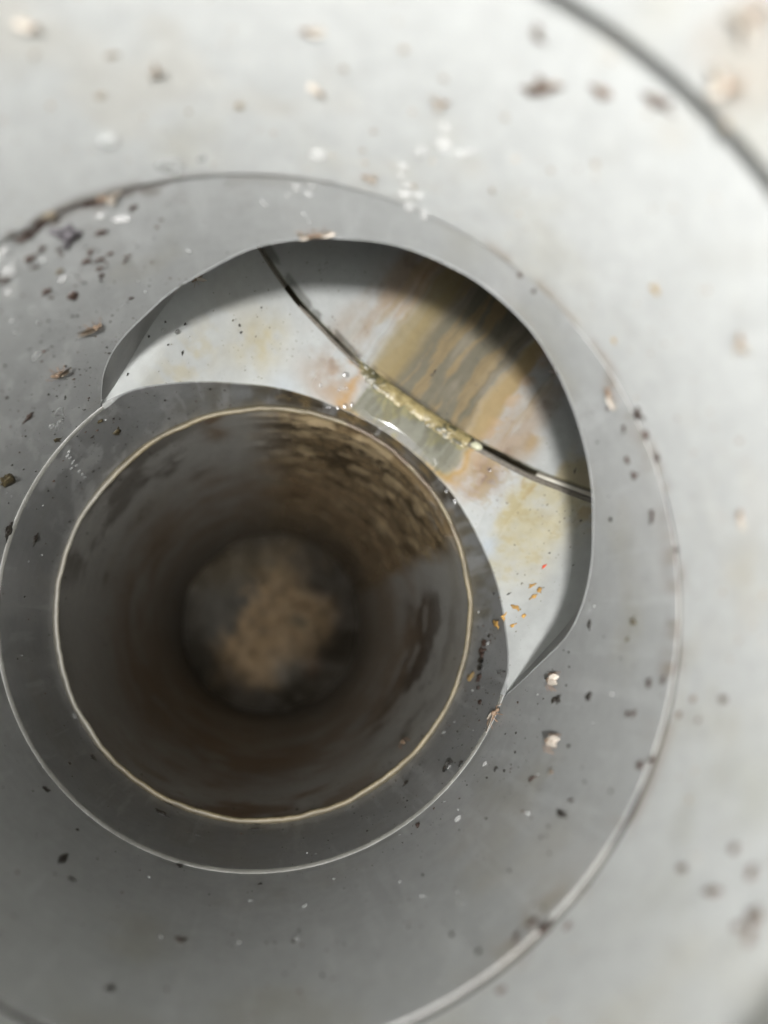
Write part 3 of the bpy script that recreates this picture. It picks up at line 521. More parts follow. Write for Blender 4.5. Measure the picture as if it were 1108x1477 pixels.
ITEMS=[
('gnat','gnat with both pale wings spread, sitting at the right corner of the side opening','gnats resting in the pipe',[('body',-28.57,-0.027,0.2415,0.0807,-94,'gnat with both pale wings spread, sitting at the right corner of the side opening')]),
('gnat','pale gnat with closed wings above the pair of brown crumbs on the lower right wall','gnats resting in the pipe',[('body',-18.14,0.449,0.112,0.0495,-86,'pale gnat with closed wings above the pair of brown crumbs on the lower right wall')]),
('gnat','pale gnat halfway down the lower right wall, straight below the pair of brown crumbs','gnats resting in the pipe',[('body',-29.14,0.62,0.0973,0.0496,-86,'pale gnat halfway down the lower right wall, straight below the pair of brown crumbs')]),
('gnat','tiny pale gnat lowest in the column of gnats on the lower right wall','gnats resting in the pipe',[('body',-33.82,0.706,0.0415,0.0305,-79,'tiny pale gnat lowest in the column of gnats on the lower right wall')]),
('gnat','pinkish gnat inside the dark outlet pipe near its lower right rim','gnats resting in the pipe',[('outlet',-46.13,-0.974,0.1692,0.0565,-90,'pinkish gnat inside the dark outlet pipe near its lower right rim')]),
('gnat','pale gnat clinging to the top edge of the dark side opening','gnats resting in the pipe',[('floor',-0.322,1.915,0.0765,0.0523,26,'pale gnat clinging to the top edge of the dark side opening')]),
('gnat','small pale gnat on the right hand edge of the side opening','gnats resting in the pipe',[('floor',0.465,1.755,0.0369,0.0373,-14,'small pale gnat on the right hand edge of the side opening')]),
('gnat','gnat on the wall just inside the upper ring, right of the side opening','gnats resting in the pipe',[('body',27.29,1.151,0.0221,0.0476,162,'gnat on the wall just inside the upper ring, right of the side opening')]),
('gnat','left one of two pale gnats side by side over the top of the dark opening','gnats resting in the pipe',[('body',83.66,0.926,0.0367,0.038,-163,'left one of two pale gnats side by side over the top of the dark opening')]),
('gnat','right one of two pale gnats side by side over the top of the dark opening','gnats resting in the pipe',[('body',81.01,0.95,0.0416,0.0429,-144,'right one of two pale gnats side by side over the top of the dark opening')]),
('gnat','gnat with long brown wings and a pale head on the left wall','gnats resting in the pipe',[('body',123.6,0.585,0.0558,0.0565,171,'gnat with long brown wings and a pale head on the left wall')]),
('gnat','gnat with a bright body and dark wings on the left wall below the white smear','gnats resting in the pipe',[('body',133.24,0.447,0.064,0.0496,142,'gnat with a bright body and dark wings on the left wall below the white smear')]),
('gnat','brown bodied gnat with pale wings, blurred, near the top middle of the wall','gnats resting in the pipe',[('socket',83.67,1.526,0.0462,0.0387,140,'brown bodied gnat with pale wings, blurred, near the top middle of the wall')]),
('gnat','bright gnat on the pale upper wall left of the top middle','gnats resting in the pipe',[('socket',102.32,1.57,0.0489,0.0364,96,'bright gnat on the pale upper wall left of the top middle')]),
('gnat','tan gnat on the grey upper wall above the long cluster of white droplets','gnats resting in the pipe',[('socket',69.04,1.593,0.0339,0.0328,-151,'tan gnat on the grey upper wall above the long cluster of white droplets')]),
('gnat','small tan gnat on the wall between the ring and the white droplets','gnats resting in the pipe',[('socket',75.59,1.27,0.0303,0.033,-177,'small tan gnat on the wall between the ring and the white droplets')]),
('gnat','tan gnat in the very top left corner of the pale wall','gnats resting in the pipe',[('socket',113.64,1.731,0.0281,0.0327,138,'tan gnat in the very top left corner of the pale wall')]),
('gnat','brown gnat partly cut off at the top edge above the middle','gnats resting in the pipe',[('socket',85.05,1.683,0.0343,0.0356,-168,'brown gnat partly cut off at the top edge above the middle')]),
('gnat','large blurred white winged gnat on the pale neck at the top right','gnats resting in the pipe',[('neck',43.98,2.012,0.0599,0.041,-149,'large blurred white winged gnat on the pale neck at the top right')]),
('gnat','long pale winged gnat at the extreme top right corner','gnats resting in the pipe',[('neck',45.86,2.11,0.0488,0.0244,-107,'long pale winged gnat at the extreme top right corner')]),
('gnat','pale gnat at the right edge of the photo level with the dark opening','gnats resting in the pipe',[('socket',23.77,1.666,0.0357,0.0627,156,'pale gnat at the right edge of the photo level with the dark opening')]),
('gnat','tan gnat low on the bright right hand wall beside the right picture edge','gnats resting in the pipe',[('socket',4.96,1.485,0.0294,0.0513,180,'tan gnat low on the bright right hand wall beside the right picture edge')]),
('gnat','cream gnat sitting in the dirt line on the upper left of the ring','gnats resting in the pipe',[('body',112.58,1.183,0.0278,0.0409,152,'cream gnat sitting in the dirt line on the upper left of the ring')]),
('gnat','small gnat at the left edge of the side opening','gnats resting in the pipe',[('floor',-1.01,0.872,0.0344,0.0233,71,'small gnat at the left edge of the side opening')]),
('crumb','brown dirt crumb in the crust along the upper left of the ring','crumbs crusted on the upper left ring',[('body',125.65,1.153,0.026,0.0332,-179,'brown crumb, first from the left in the crust on the upper left ring'),('body',124.41,1.161,0.0364,0.0437,-169,'brown crumb, second from the left in the crust on the upper left ring'),('body',122.26,1.175,0.0433,0.0378,-165,'brown crumb, third from the left in the crust on the upper left ring'),('body',120.34,1.191,0.0261,0.0322,-171,'brown crumb, fourth from the left in the crust on the upper left ring'),('body',118.72,1.191,0.0231,0.0215,-168,'brown crumb, fifth from the left in the crust on the upper left ring'),('body',116.93,1.19,0.0294,0.0218,-174,'slender brown crumb, sixth from the left in the crust on the upper left ring'),('body',115.24,1.177,0.0427,0.031,135,'brown crumb, seventh from the left in the crust on the upper left ring'),('body',113.78,1.189,0.0262,0.0358,-177,'brown crumb, eighth from the left in the crust on the upper left ring'),('body',110.6,1.201,0.0305,0.0244,-164,'brown crumb, ninth from the left in the crust on the upper left ring'),('body',106.32,1.194,0.0232,0.014,169,'tiny slender brown crumb, tenth from the left in the crust on the upper left ring')]),
('crumb','large purple grey dirt patch on the wall below the crusted ring',None,[('body',119.38,1.088,0.0713,0.0951,156,'large purple grey dirt patch on the wall below the crusted ring')]),
('crumb','brown dirt crumb scattered over the upper left wall under the purple patch','crumbs scattered over the upper left wall',[('body',126.09,1.068,0.0408,0.0302,180,'large slender brown crumb, first from the left scattered over the upper left wall'),('body',126.08,1.023,0.0302,0.0173,132,'slender brown crumb, second from the left scattered over the upper left wall'),('body',123.61,1.081,0.0202,0.0279,136,'brown crumb, third from the left scattered over the upper left wall'),('body',126.52,0.891,0.0386,0.0319,159,'large slender brown crumb, fourth from the left scattered over the upper left wall'),('body',126.61,0.853,0.0224,0.0133,129,'tiny slender brown crumb, fifth from the left scattered over the upper left wall'),('body',121.89,1.042,0.0205,0.0176,137,'brown crumb, sixth from the left scattered over the upper left wall'),('body',121.8,1.015,0.0142,0.0193,169,'brown crumb, seventh from the left scattered over the upper left wall'),('body',123.6,0.81,0.0356,0.0542,-167,'large brown crumb, eighth from the left scattered over the upper left wall'),('body',119.01,0.933,0.0348,0.0332,139,'brown crumb, ninth from the left scattered over the upper left wall'),('body',117.89,0.97,0.0145,0.0434,135,'slender brown crumb, tenth from the left scattered over the upper left wall'),('body',117.75,0.874,0.0317,0.0216,147,'slender brown crumb, eleventh from the left scattered over the upper left wall'),('body',117.05,0.916,0.0351,0.0248,157,'slender brown crumb, twelfth from the left scattered over the upper left wall'),('body',117.88,0.838,0.0193,0.0307,174,'brown crumb, thirteenth from the left scattered over the upper left wall'),('body',115.11,1.036,0.0433,0.0319,162,'large slender brown crumb, fourteenth from the left scattered over the upper left wall'),('body',115.34,0.925,0.0225,0.0214,169,'brown crumb, fifteenth from the left scattered over the upper left wall'),('body',113.32,0.864,0.0173,0.0147,146,'tiny brown crumb, sixteenth from the left scattered over the upper left wall'),('body',112.77,0.882,0.0255,0.0145,147,'slender brown crumb, seventeenth from the left scattered over the upper left wall'),('body',114.83,0.64,0.0177,0.0219,140,'tiny brown crumb, eighteenth from the left scattered over the upper left wall'),('body',109.53,1.101,0.0324,0.0241,-162,'slender brown crumb, nineteenth from the left scattered over the upper left wall'),('body',106.27,1.017,0.0145,0.0134,177,'tiny brown crumb, twentieth from the left scattered over the upper left wall')]),
('crumb','faint tan ring of dirt among the brown crumbs on the upper left wall',None,[('body',123.35,0.945,0.0269,0.0349,134,'faint tan ring of dirt among the brown crumbs on the upper left wall')]),
('crumb','rust brown crumb at the left picture edge below the crusted ring',None,[('body',130.55,1.043,0.0308,0.0245,128,'rust brown crumb at the left picture edge below the crusted ring')]),
('crumb','left half of the pair of dark red brown crumbs on the lower right wall',None,[('body',-21.53,0.481,0.031,0.0311,-89,'left half of the pair of dark red brown crumbs on the lower right wall')]),
('crumb','right half of the pair of dark red brown crumbs on the lower right wall',None,[('body',-21.2,0.52,0.0339,0.0433,-83,'right half of the pair of dark red brown crumbs on the lower right wall')]),
('crumb','dark brown seed shaped crumb right of the pair of crumbs',None,[('body',-19.6,0.748,0.0382,0.0356,-100,'dark brown seed shaped crumb right of the pair of crumbs')]),
('crumb','black brown crumb on the wall right of the pale floor corner',None,[('body',-7.24,0.663,0.0323,0.0262,-91,'black brown crumb on the wall right of the pale floor corner')]),
('crumb','olive crumb with a pale top on the right wall near the ring',None,[('body',-7.01,0.96,0.0332,0.0267,-91,'olive crumb with a pale top on the right wall near the ring')]),
('crumb','small purple crumb left under the olive crumb',None,[('body',-9.84,0.933,0.0212,0.0156,-90,'small purple crumb left under the olive crumb')]),
('crumb','dark brown crumb with ragged edges on the shaded lower right wall',None,[('body',-38.71,0.904,0.0585,0.0243,-85,'dark brown crumb with ragged edges on the shaded lower right wall')]),
('crumb','small grey crumb just above the ragged crumb on the lower right wall',None,[('body',-36.31,0.909,0.0302,0.0162,-76,'small grey crumb just above the ragged crumb on the lower right wall')]),
('crumb','reddish sliver of dirt left of the column of gnats',None,[('body',-36.32,0.587,0.0419,0.0219,-69,'reddish sliver of dirt left of the column of gnats')]),
('crumb','hooked brown crumb just outside the thin ring at the lower right',None,[('body',-57.19,0.046,0.0253,0.0501,9,'hooked brown crumb just outside the thin ring at the lower right')]),
('crumb','brown crumb lodged along the right side of the upper ring','crumbs along the right side of the ring',[('body',50.02,1.188,0.0149,0.0253,-163,'brown crumb, first from the top along the right side of the ring'),('body',46.85,1.169,0.0145,0.0262,-176,'brown crumb, second from the top along the right side of the ring'),('body',26.12,1.094,0.02,0.0139,-108,'tiny brown crumb, third from the top along the right side of the ring'),('body',23.23,1.219,0.0302,0.0436,-156,'brown crumb, fourth from the top along the right side of the ring'),('body',22.26,1.125,0.0245,0.0224,-98,'brown crumb, fifth from the top along the right side of the ring'),('body',20.16,1.212,0.0287,0.029,-100,'brown crumb, sixth from the top along the right side of the ring'),('body',16.2,1.221,0.0287,0.0281,-98,'brown crumb, seventh from the top along the right side of the ring'),('body',17.73,1.077,0.0249,0.0319,-103,'slender brown crumb, eighth from the top along the right side of the ring'),('body',15.3,1.082,0.0286,0.0247,-102,'brown crumb, ninth from the top along the right side of the ring'),('body',8.51,1.119,0.0282,0.0377,-99,'slender brown crumb, tenth from the top along the right side of the ring'),('body',3.14,1.21,0.0195,0.0207,-96,'brown crumb, eleventh from the top along the right side of the ring'),('body',-15.43,1.159,0.0268,0.0284,-87,'brown crumb, twelfth from the top along the right side of the ring'),('body',-16.18,1.089,0.0291,0.0393,-89,'slender brown crumb, thirteenth from the top along the right side of the ring'),('body',-21.03,1.012,0.0266,0.0184,-84,'brown crumb, fourteenth from the top along the right side of the ring'),('body',-20.81,1.049,0.0257,0.0199,-84,'brown crumb, fifteenth from the top along the right side of the ring'),('body',-26.2,1.204,0.0285,0.0234,-96,'brown crumb, sixteenth from the top along the right side of the ring'),('body',-27.59,1.164,0.0392,0.0282,-98,'brown crumb, seventeenth from the top along the right side of the ring'),('body',-52.89,1.152,0.0324,0.0381,-18,'brown crumb, eighteenth from the top along the right side of the ring'),('body',-52.5,1.207,0.0336,0.0421,-9,'large brown crumb, nineteenth from the top along the right side of the ring'),('body',-55.66,1.152,0.0221,0.0348,-12,'brown crumb, twentieth from the top along the right side of the ring')]),
('crumb','soft brown crumb on the bright wall outside the lower right of the ring','crumbs on the bright lower right wall',[('socket',-16.79,1.404,0.0297,0.0183,-85,'soft brown crumb, first from the top on the bright lower right wall'),('socket',-17.45,1.286,0.0226,0.0132,-85,'tiny soft brown crumb, second from the top on the bright lower right wall'),('socket',-19.59,1.241,0.0236,0.0155,-84,'tiny soft brown crumb, third from the top on the bright lower right wall'),('socket',-19.87,1.326,0.0188,0.0114,-83,'tiny soft brown crumb, fourth from the top on the bright lower right wall'),('socket',-32.4,1.58,0.0257,0.0194,-73,'soft brown crumb, fifth from the top on the bright lower right wall'),('socket',-36.71,1.462,0.0289,0.019,-71,'soft brown crumb, sixth from the top on the bright lower right wall'),('socket',-33.85,1.649,0.0266,0.0233,-71,'soft brown crumb, seventh from the top on the bright lower right wall'),('socket',-37.18,1.578,0.0465,0.0169,-69,'slender soft brown crumb, eighth from the top on the bright lower right wall'),('socket',-37.24,1.702,0.0338,0.0349,-131,'large soft brown crumb, ninth from the top on the bright lower right wall'),('socket',-50.04,1.244,0.0231,0.0218,-63,'soft brown crumb, tenth from the top on the bright lower right wall'),('socket',-38.84,1.679,0.0247,0.0177,-67,'soft brown crumb, eleventh from the top on the bright lower right wall'),('socket',-39.17,1.716,0.0212,0.0299,-73,'large soft brown crumb, twelfth from the top on the bright lower right wall'),('socket',-60.92,1.257,0.024,0.0206,-53,'soft brown crumb, thirteenth from the top on the bright lower right wall')]),
('crumb','forked dark brown dirt blob on the wall under the upper right lip',None,[('socket',59.42,1.736,0.0708,0.0422,-129,'forked dark brown dirt blob on the wall under the upper right lip')]),
('crumb','brown dirt blob in the shade line of the upper right lip',None,[('socket',48.27,1.866,0.0474,0.0332,-179,'brown dirt blob in the shade line of the upper right lip')]),
('crumb','tan smudge of dirt between the forked blob and the lip at the upper right',None,[('socket',53.49,1.813,0.0358,0.035,-140,'tan smudge of dirt between the forked blob and the lip at the upper right')]),
('crumb','brown streak of dirt rising from the forked blob to the top edge',None,[('socket',62.01,1.837,0.0197,0.0481,-120,'brown streak of dirt rising from the forked blob to the top edge')]),
('crumb','small ochre crumb on the bright right hand wall',None,[('socket',34.86,1.527,0.0202,0.0311,-119,'small ochre crumb on the bright right hand wall')]),
('crumb','faint tan crumb down left of the ochre crumb on the right hand wall',None,[('socket',33.52,1.293,0.0199,0.0268,-143,'faint tan crumb down left of the ochre crumb on the right hand wall')]),
('crumb','faint olive or tan spot on the blurred pale upper wall','faint spots on the pale upper wall',[('socket',114.24,1.661,0.0145,0.0183,160,'faint tan spot, first from the left on the pale upper wall'),('socket',120.61,1.203,0.046,0.0447,143,'large faint tan spot, second from the left on the pale upper wall'),('socket',109.23,1.521,0.0326,0.0261,163,'large faint tan spot, third from the left on the pale upper wall'),('socket',106.52,1.619,0.0381,0.0233,168,'large slender faint tan spot, fourth from the left on the pale upper wall'),('socket',99.5,1.435,0.0131,0.0193,174,'faint tan spot, fifth from the left on the pale upper wall'),('socket',93.14,1.451,0.0236,0.03,-178,'faint tan spot, sixth from the left on the pale upper wall'),('socket',80.94,1.596,0.0201,0.0219,-163,'faint tan spot, seventh from the left on the pale upper wall'),('socket',77.22,1.355,0.0222,0.0139,-144,'faint tan spot, eighth from the left on the pale upper wall'),('socket',76.15,1.433,0.0197,0.02,-156,'faint tan spot, ninth from the left on the pale upper wall'),('socket',74.63,1.685,0.0195,0.0195,-157,'faint tan spot, tenth from the left on the pale upper wall'),('socket',69.15,1.29,0.0202,0.0164,-176,'faint tan spot, eleventh from the left on the pale upper wall'),('socket',69.64,1.651,0.0176,0.0203,-152,'faint tan spot, twelfth from the left on the pale upper wall'),('socket',59.17,1.407,0.0173,0.0264,-138,'faint tan spot, thirteenth from the left on the pale upper wall'),('socket',61.47,1.628,0.0166,0.0225,180,'faint tan spot, fourteenth from the left on the pale upper wall'),('socket',53.9,1.57,0.0156,0.0163,-136,'faint tan spot, fifteenth from the left on the pale upper wall'),('socket',49.93,1.662,0.0195,0.0193,-134,'faint tan spot, sixteenth from the left on the pale upper wall'),('neck',41.54,1.955,0.0221,0.018,-132,'large faint tan spot, seventeenth from the left on the pale upper wall'),('socket',13.93,1.535,0.0259,0.0151,-105,'faint tan spot, eighteenth from the left on the pale upper wall')]),
('crumb','large olive stain shaped lump low on the left wall at the picture edge',None,[('body',154.98,0.183,0.11,0.0629,92,'large olive stain shaped lump low on the left wall at the picture edge')]),
('crumb','black lump straddling the thin ring at the left picture edge',None,[('body',164.54,-0.02,0.0615,0.0599,96,'black lump straddling the thin ring at the left picture edge')]),
('crumb','triangular brown crumb on the left wall above the thin ring',None,[('body',142.87,0.345,0.0395,0.0447,127,'triangular brown crumb on the left wall above the thin ring')]),
('crumb','olive crumb touching the thin ring at its upper left',None,[('body',142.64,0.015,0.0481,0.0286,94,'olive crumb touching the thin ring at its upper left')]),
('crumb','dark olive crumb on the shaded wall right of the upper left ring corner',None,[('body',131.65,-0.349,0.0782,0.0455,96,'dark olive crumb on the shaded wall right of the upper left ring corner')]),
('crumb','small dark crumb between the ring corner and the olive crumb',None,[('body',132.81,-0.128,0.0371,0.0301,97,'small dark crumb between the ring corner and the olive crumb')]),
('crumb','dark sliver of dirt on the shaded left wall beside the outlet rim',None,[('body',164.16,-0.3,0.0425,0.0466,89,'dark sliver of dirt on the shaded left wall beside the outlet rim')]),
('crumb','black crumb at the left edge of the side opening',None,[('floor',-1.059,0.382,0.0212,0.0198,60,'black crumb at the left edge of the side opening')]),
('crumb','dark smear of dirt with legs like a spider on the lower left wall',None,[('body',-128.01,0.407,0.0866,0.0289,87,'dark smear of dirt with legs like a spider on the lower left wall')]),
('crumb','small dark crumb under the spider like smear',None,[('body',-124.5,0.495,0.025,0.0306,60,'small dark crumb under the spider like smear')]),
('crumb','dark oval crumb near the bottom left of the photo',None,[('body',-110.92,0.974,0.028,0.0283,34,'dark oval crumb near the bottom left of the photo')]),
('crumb','brown crumb between two pale specks on the lower wall',None,[('body',-104.23,0.61,0.0286,0.0376,26,'brown crumb between two pale specks on the lower wall')]),
('crumb','black crumb sitting on the thin ring at the bottom',None,[('body',-108.49,-0.021,0.0313,0.0378,43,'black crumb sitting on the thin ring at the bottom')]),
('crumb','dark crumb just below the lowest point of the thin ring',None,[('body',-91.86,0.073,0.0146,0.0305,-6,'dark crumb just below the lowest point of the thin ring')]),
('crumb','small black crumb on the shaded wall below the outlet rim','black crumbs between the outlet rim and the thin ring',[('body',-139.86,0.068,0.043,0.0336,75,'black crumb, first from the left between outlet rim and thin ring'),('body',-139.54,-0.585,0.0578,0.044,78,'black crumb, second from the left between outlet rim and thin ring'),('body',-117.61,-0.546,0.0429,0.0696,62,'black crumb, third from the left between outlet rim and thin ring'),('body',-93.56,-0.647,0.0577,0.0489,-18,'slender black crumb, fourth from the left between outlet rim and thin ring'),('body',-53.51,-0.491,0.0299,0.0479,-2,'slender black crumb, fifth from the left between outlet rim and thin ring'),('body',-44.28,-0.216,0.0258,0.0403,-32,'black crumb, sixth from the left between outlet rim and thin ring')]),
('crumb','brown flake caught in the water trail right of the outlet rim','brown flakes in the trail right of the outlet',[('body',-11.5,-0.492,0.0831,0.047,-93,'brown flake, first from the top in the trail right of the outlet'),('body',-13.38,-0.519,0.0997,0.0333,-89,'brown flake, second from the top in the trail right of the outlet'),('body',-15,-0.486,0.0835,0.0507,-92,'slender brown flake, third from the top in the trail right of the outlet'),('body',-20.08,-0.438,0.0698,0.0496,-91,'slender brown flake, fourth from the top in the trail right of the outlet'),('body',-23.09,-0.398,0.057,0.0241,-91,'tiny brown flake, fifth from the top in the trail right of the outlet'),('body',-26.47,-0.293,0.064,0.0315,-93,'brown flake, sixth from the top in the trail right of the outlet')]),
('crumb','ochre flake on the wall between outlet rim and water trail',None,[('body',-20.93,-0.581,0.0876,0.0436,-89,'ochre flake on the wall between outlet rim and water trail')]),
('crumb','orange flake on the crotch edge beside the pale floor',None,[('body',-6.47,-0.312,0.0641,0.0434,-91,'orange flake on the crotch edge beside the pale floor')]),
('crumb','bright orange crumb, biggest of the orange flecks on the pale floor',None,[('floor',0.905,0.706,0.0295,0.0433,36,'bright orange crumb, biggest of the orange flecks on the pale floor')]),
('crumb','orange fleck left of the biggest orange crumb on the pale floor','small orange flecks on the pale floor',[('floor',0.854,0.536,0.0275,0.0156,55,'slender orange fleck, first from the left on the pale branch floor'),('floor',0.862,0.524,0.0154,0.016,54,'orange fleck, second from the left on the pale branch floor'),('floor',0.895,0.513,0.0299,0.0167,37,'slender orange fleck, third from the left on the pale branch floor'),('floor',0.876,0.595,0.0337,0.0335,17,'large orange fleck, fourth from the left on the pale branch floor'),('floor',0.908,0.572,0.0267,0.0298,16,'orange fleck, fifth from the left on the pale branch floor'),('floor',0.878,0.713,0.0263,0.0192,16,'orange fleck, sixth from the left on the pale branch floor'),('floor',0.903,0.669,0.0272,0.0355,-15,'large orange fleck, seventh from the left on the pale branch floor')]),
('crumb','tiny red fleck on the pale floor right of the outlet',None,[('floor',0.878,0.816,0.0221,0.0177,43,'tiny red fleck on the pale floor right of the outlet')]),
('crumb','dark speck lying on the pale branch floor','dark specks on the pale branch floor',[('floor',-0.981,0.389,0.0106,0.02,38,'dark speck, first from the left on the pale branch floor'),('floor',-1.012,0.562,0.0107,0.0204,33,'dark speck, second from the left on the pale branch floor'),('floor',-0.999,0.651,0.0109,0.0205,17,'dark speck, third from the left on the pale branch floor'),('floor',-0.95,0.592,0.0132,0.0143,41,'dark speck, fourth from the left on the pale branch floor'),('floor',-0.909,0.617,0.015,0.0247,38,'dark speck, fifth from the left on the pale branch floor'),('body',105.67,0.625,0.0185,0.0294,125,'dark speck, sixth from the left on the pale branch floor'),('floor',-0.951,0.705,0.0137,0.0223,26,'dark speck, seventh from the left on the pale branch floor'),('floor',-0.834,0.9,0.0165,0.024,27,'dark speck, eighth from the left on the pale branch floor'),('floor',-0.816,0.884,0.0204,0.0212,26,'dark speck, ninth from the left on the pale branch floor'),('floor',-0.816,1.034,0.0205,0.0094,43,'dark speck, tenth from the left on the pale branch floor'),('floor',0.97,0.254,0.0109,0.0109,33,'dark speck, eleventh from the left on the pale branch floor'),('floor',0.946,0.318,0.0263,0.0103,19,'slender dark speck, twelfth from the left on the pale branch floor'),('floor',0.826,0.636,0.0274,0.015,64,'slender dark speck, thirteenth from the left on the pale branch floor'),('floor',0.868,0.883,0.0146,0.0117,15,'tiny dark speck, fourteenth from the left on the pale branch floor'),('floor',0.779,1.302,0.0164,0.0275,20,'dark speck, fifteenth from the left on the pale branch floor'),('floor',0.948,0.859,0.0151,0.0118,11,'tiny dark speck, sixteenth from the left on the pale branch floor'),('floor',0.896,1.077,0.0155,0.0211,9,'dark speck, seventeenth from the left on the pale branch floor')]),
('crumb','dark speck in the dull green flow band of the branch pipe','dark specks in the flow band',[('floor',-0.115,1.425,0.0143,0.0146,38,'dark speck, first from the left in the dull green flow band'),('floor',-0.032,1.392,0.0175,0.0223,1,'dark speck, second from the left in the dull green flow band'),('floor',-0.031,1.416,0.0175,0.0373,1,'large dark speck, third from the left in the dull green flow band'),('floor',-0.083,1.586,0.0108,0.0112,38,'dark speck, fourth from the left in the dull green flow band'),('floor',0.145,1.269,0.014,0.0146,36,'dark speck, fifth from the left in the dull green flow band'),('floor',0.178,1.486,0.0106,0.0113,36,'dark speck, sixth from the left in the dull green flow band'),('floor',0.103,1.606,0.0179,0.015,37,'dark speck, seventh from the left in the dull green flow band'),('floor',0.085,1.692,0.0108,0.0114,37,'dark speck, eighth from the left in the dull green flow band')]),
('droplet','white lump in the long cluster on the grey upper wall','white lumps in the upper right cluster',[('socket',67.76,1.524,0.0197,0.0198,-148,'white lump, first from the top in the long cluster on the upper wall'),('socket',67.03,1.471,0.0412,0.0504,-147,'large white lump, second from the top in the long cluster on the upper wall'),('socket',63.77,1.49,0.0334,0.0154,-133,'slender white lump, third from the top in the long cluster on the upper wall'),('socket',69.7,1.416,0.028,0.0523,168,'large white lump, fourth from the top in the long cluster on the upper wall'),('socket',64.93,1.468,0.0314,0.021,-145,'white lump, fifth from the top in the long cluster on the upper wall'),('socket',71.42,1.347,0.0216,0.0219,-150,'white lump, sixth from the top in the long cluster on the upper wall'),('socket',71.35,1.31,0.0185,0.0177,-150,'tiny white lump, seventh from the top in the long cluster on the upper wall'),('socket',70.19,1.284,0.0317,0.0269,-162,'white lump, eighth from the top in the long cluster on the upper wall'),('socket',70.02,1.248,0.0429,0.0188,-147,'slender white lump, ninth from the top in the long cluster on the upper wall'),('socket',68.15,1.265,0.0306,0.0253,169,'white lump, tenth from the top in the long cluster on the upper wall'),('socket',68.99,1.2,0.0317,0.0449,-176,'white lump, eleventh from the top in the long cluster on the upper wall'),('body',70.93,1.206,0.0201,0.0298,-162,'white lump, twelfth from the top in the long cluster on the upper wall'),('body',69.95,1.205,0.0201,0.0286,-146,'white lump, thirteenth from the top in the long cluster on the upper wall'),('socket',66.51,1.197,0.0214,0.0481,-172,'white lump, fourteenth from the top in the long cluster on the upper wall'),('body',67.74,1.21,0.0347,0.0365,178,'white lump, fifteenth from the top in the long cluster on the upper wall'),('body',68.88,1.196,0.0205,0.026,-145,'white lump, sixteenth from the top in the long cluster on the upper wall')]),
('droplet','bright white blob alone on the pale wall at the upper left',None,[('socket',109.95,1.388,0.0569,0.0489,134,'bright white blob alone on the pale wall at the upper left')]),
('droplet','wide white smear right above the ring at the upper left',None,[('socket',103.24,1.245,0.0763,0.052,159,'wide white smear right above the ring at the upper left')]),
('droplet','small white lump right of the wide smear above the ring',None,[('socket',98.75,1.268,0.0226,0.0259,174,'small white lump right of the wide smear above the ring')]),
('droplet','round white lump left of the long cluster on the upper wall',None,[('socket',83.15,1.307,0.0506,0.0511,-164,'round white lump left of the long cluster on the upper wall')]),
('droplet','white lump just inside the top of the ring','white lumps just inside the top of the ring',[('body',95.97,1.155,0.0103,0.015,177,'white lump, first from the left just inside the top of the ring'),('body',90.81,1.067,0.0127,0.0166,-175,'white lump, second from the left just inside the top of the ring'),('body',90.19,1.051,0.0129,0.0236,-174,'white lump, third from the left just inside the top of the ring'),('body',86.98,1.106,0.0128,0.0192,-169,'white lump, fourth from the left just inside the top of the ring'),('body',85.8,1.145,0.0291,0.0369,158,'large white lump, fifth from the left just inside the top of the ring'),('body',84.43,1.025,0.0116,0.0173,-165,'white lump, sixth from the left just inside the top of the ring'),('body',83.92,1.125,0.034,0.0156,152,'slender white lump, seventh from the left just inside the top of the ring'),('body',83.6,0.994,0.0119,0.0322,-163,'white lump, eighth from the left just inside the top of the ring'),('body',83.41,1.165,0.0192,0.0246,179,'white lump, ninth from the left just inside the top of the ring')]),
('droplet','white lump in the row at the left picture edge above the crumbs','white lumps at the left picture edge',[('body',109.83,1.227,0.0201,0.0264,156,'white lump, first from the top near the left picture edge'),('body',114.45,1.109,0.0222,0.0261,148,'white lump, second from the top near the left picture edge'),('body',123.61,1.226,0.0429,0.0485,139,'large white lump, third from the top near the left picture edge'),('body',111.65,1.067,0.0497,0.025,165,'slender white lump, fourth from the top near the left picture edge'),('body',128.3,1.155,0.0275,0.0351,132,'white lump, fifth from the top near the left picture edge'),('body',129.18,1.131,0.0161,0.0203,131,'white lump, sixth from the top near the left picture edge'),('body',128.17,1.097,0.0206,0.0265,131,'white lump, seventh from the top near the left picture edge'),('body',129.42,1.072,0.0511,0.0429,130,'large white lump, eighth from the top near the left picture edge'),('body',123.52,0.908,0.0261,0.0332,114,'white lump, ninth from the top near the left picture edge'),('body',131.34,0.994,0.0231,0.0226,127,'white lump, tenth from the top near the left picture edge')]),
('droplet','pale smear on the left wall under the crumbs','pale smears on the left wall',[('body',130.57,0.773,0.0197,0.0237,-171,'tiny pale smear, first from the top on the left wall'),('body',134.36,0.807,0.0167,0.016,121,'tiny pale smear, second from the top on the left wall'),('body',134.06,0.624,0.0374,0.0446,171,'pale smear, third from the top on the left wall'),('body',138.29,0.179,0.0468,0.0496,157,'slender pale smear, fourth from the top on the left wall'),('body',139.8,0.101,0.0559,0.0594,-169,'slender pale smear, fifth from the top on the left wall'),('body',141.18,0.14,0.0503,0.028,95,'pale smear, sixth from the top on the left wall')]),
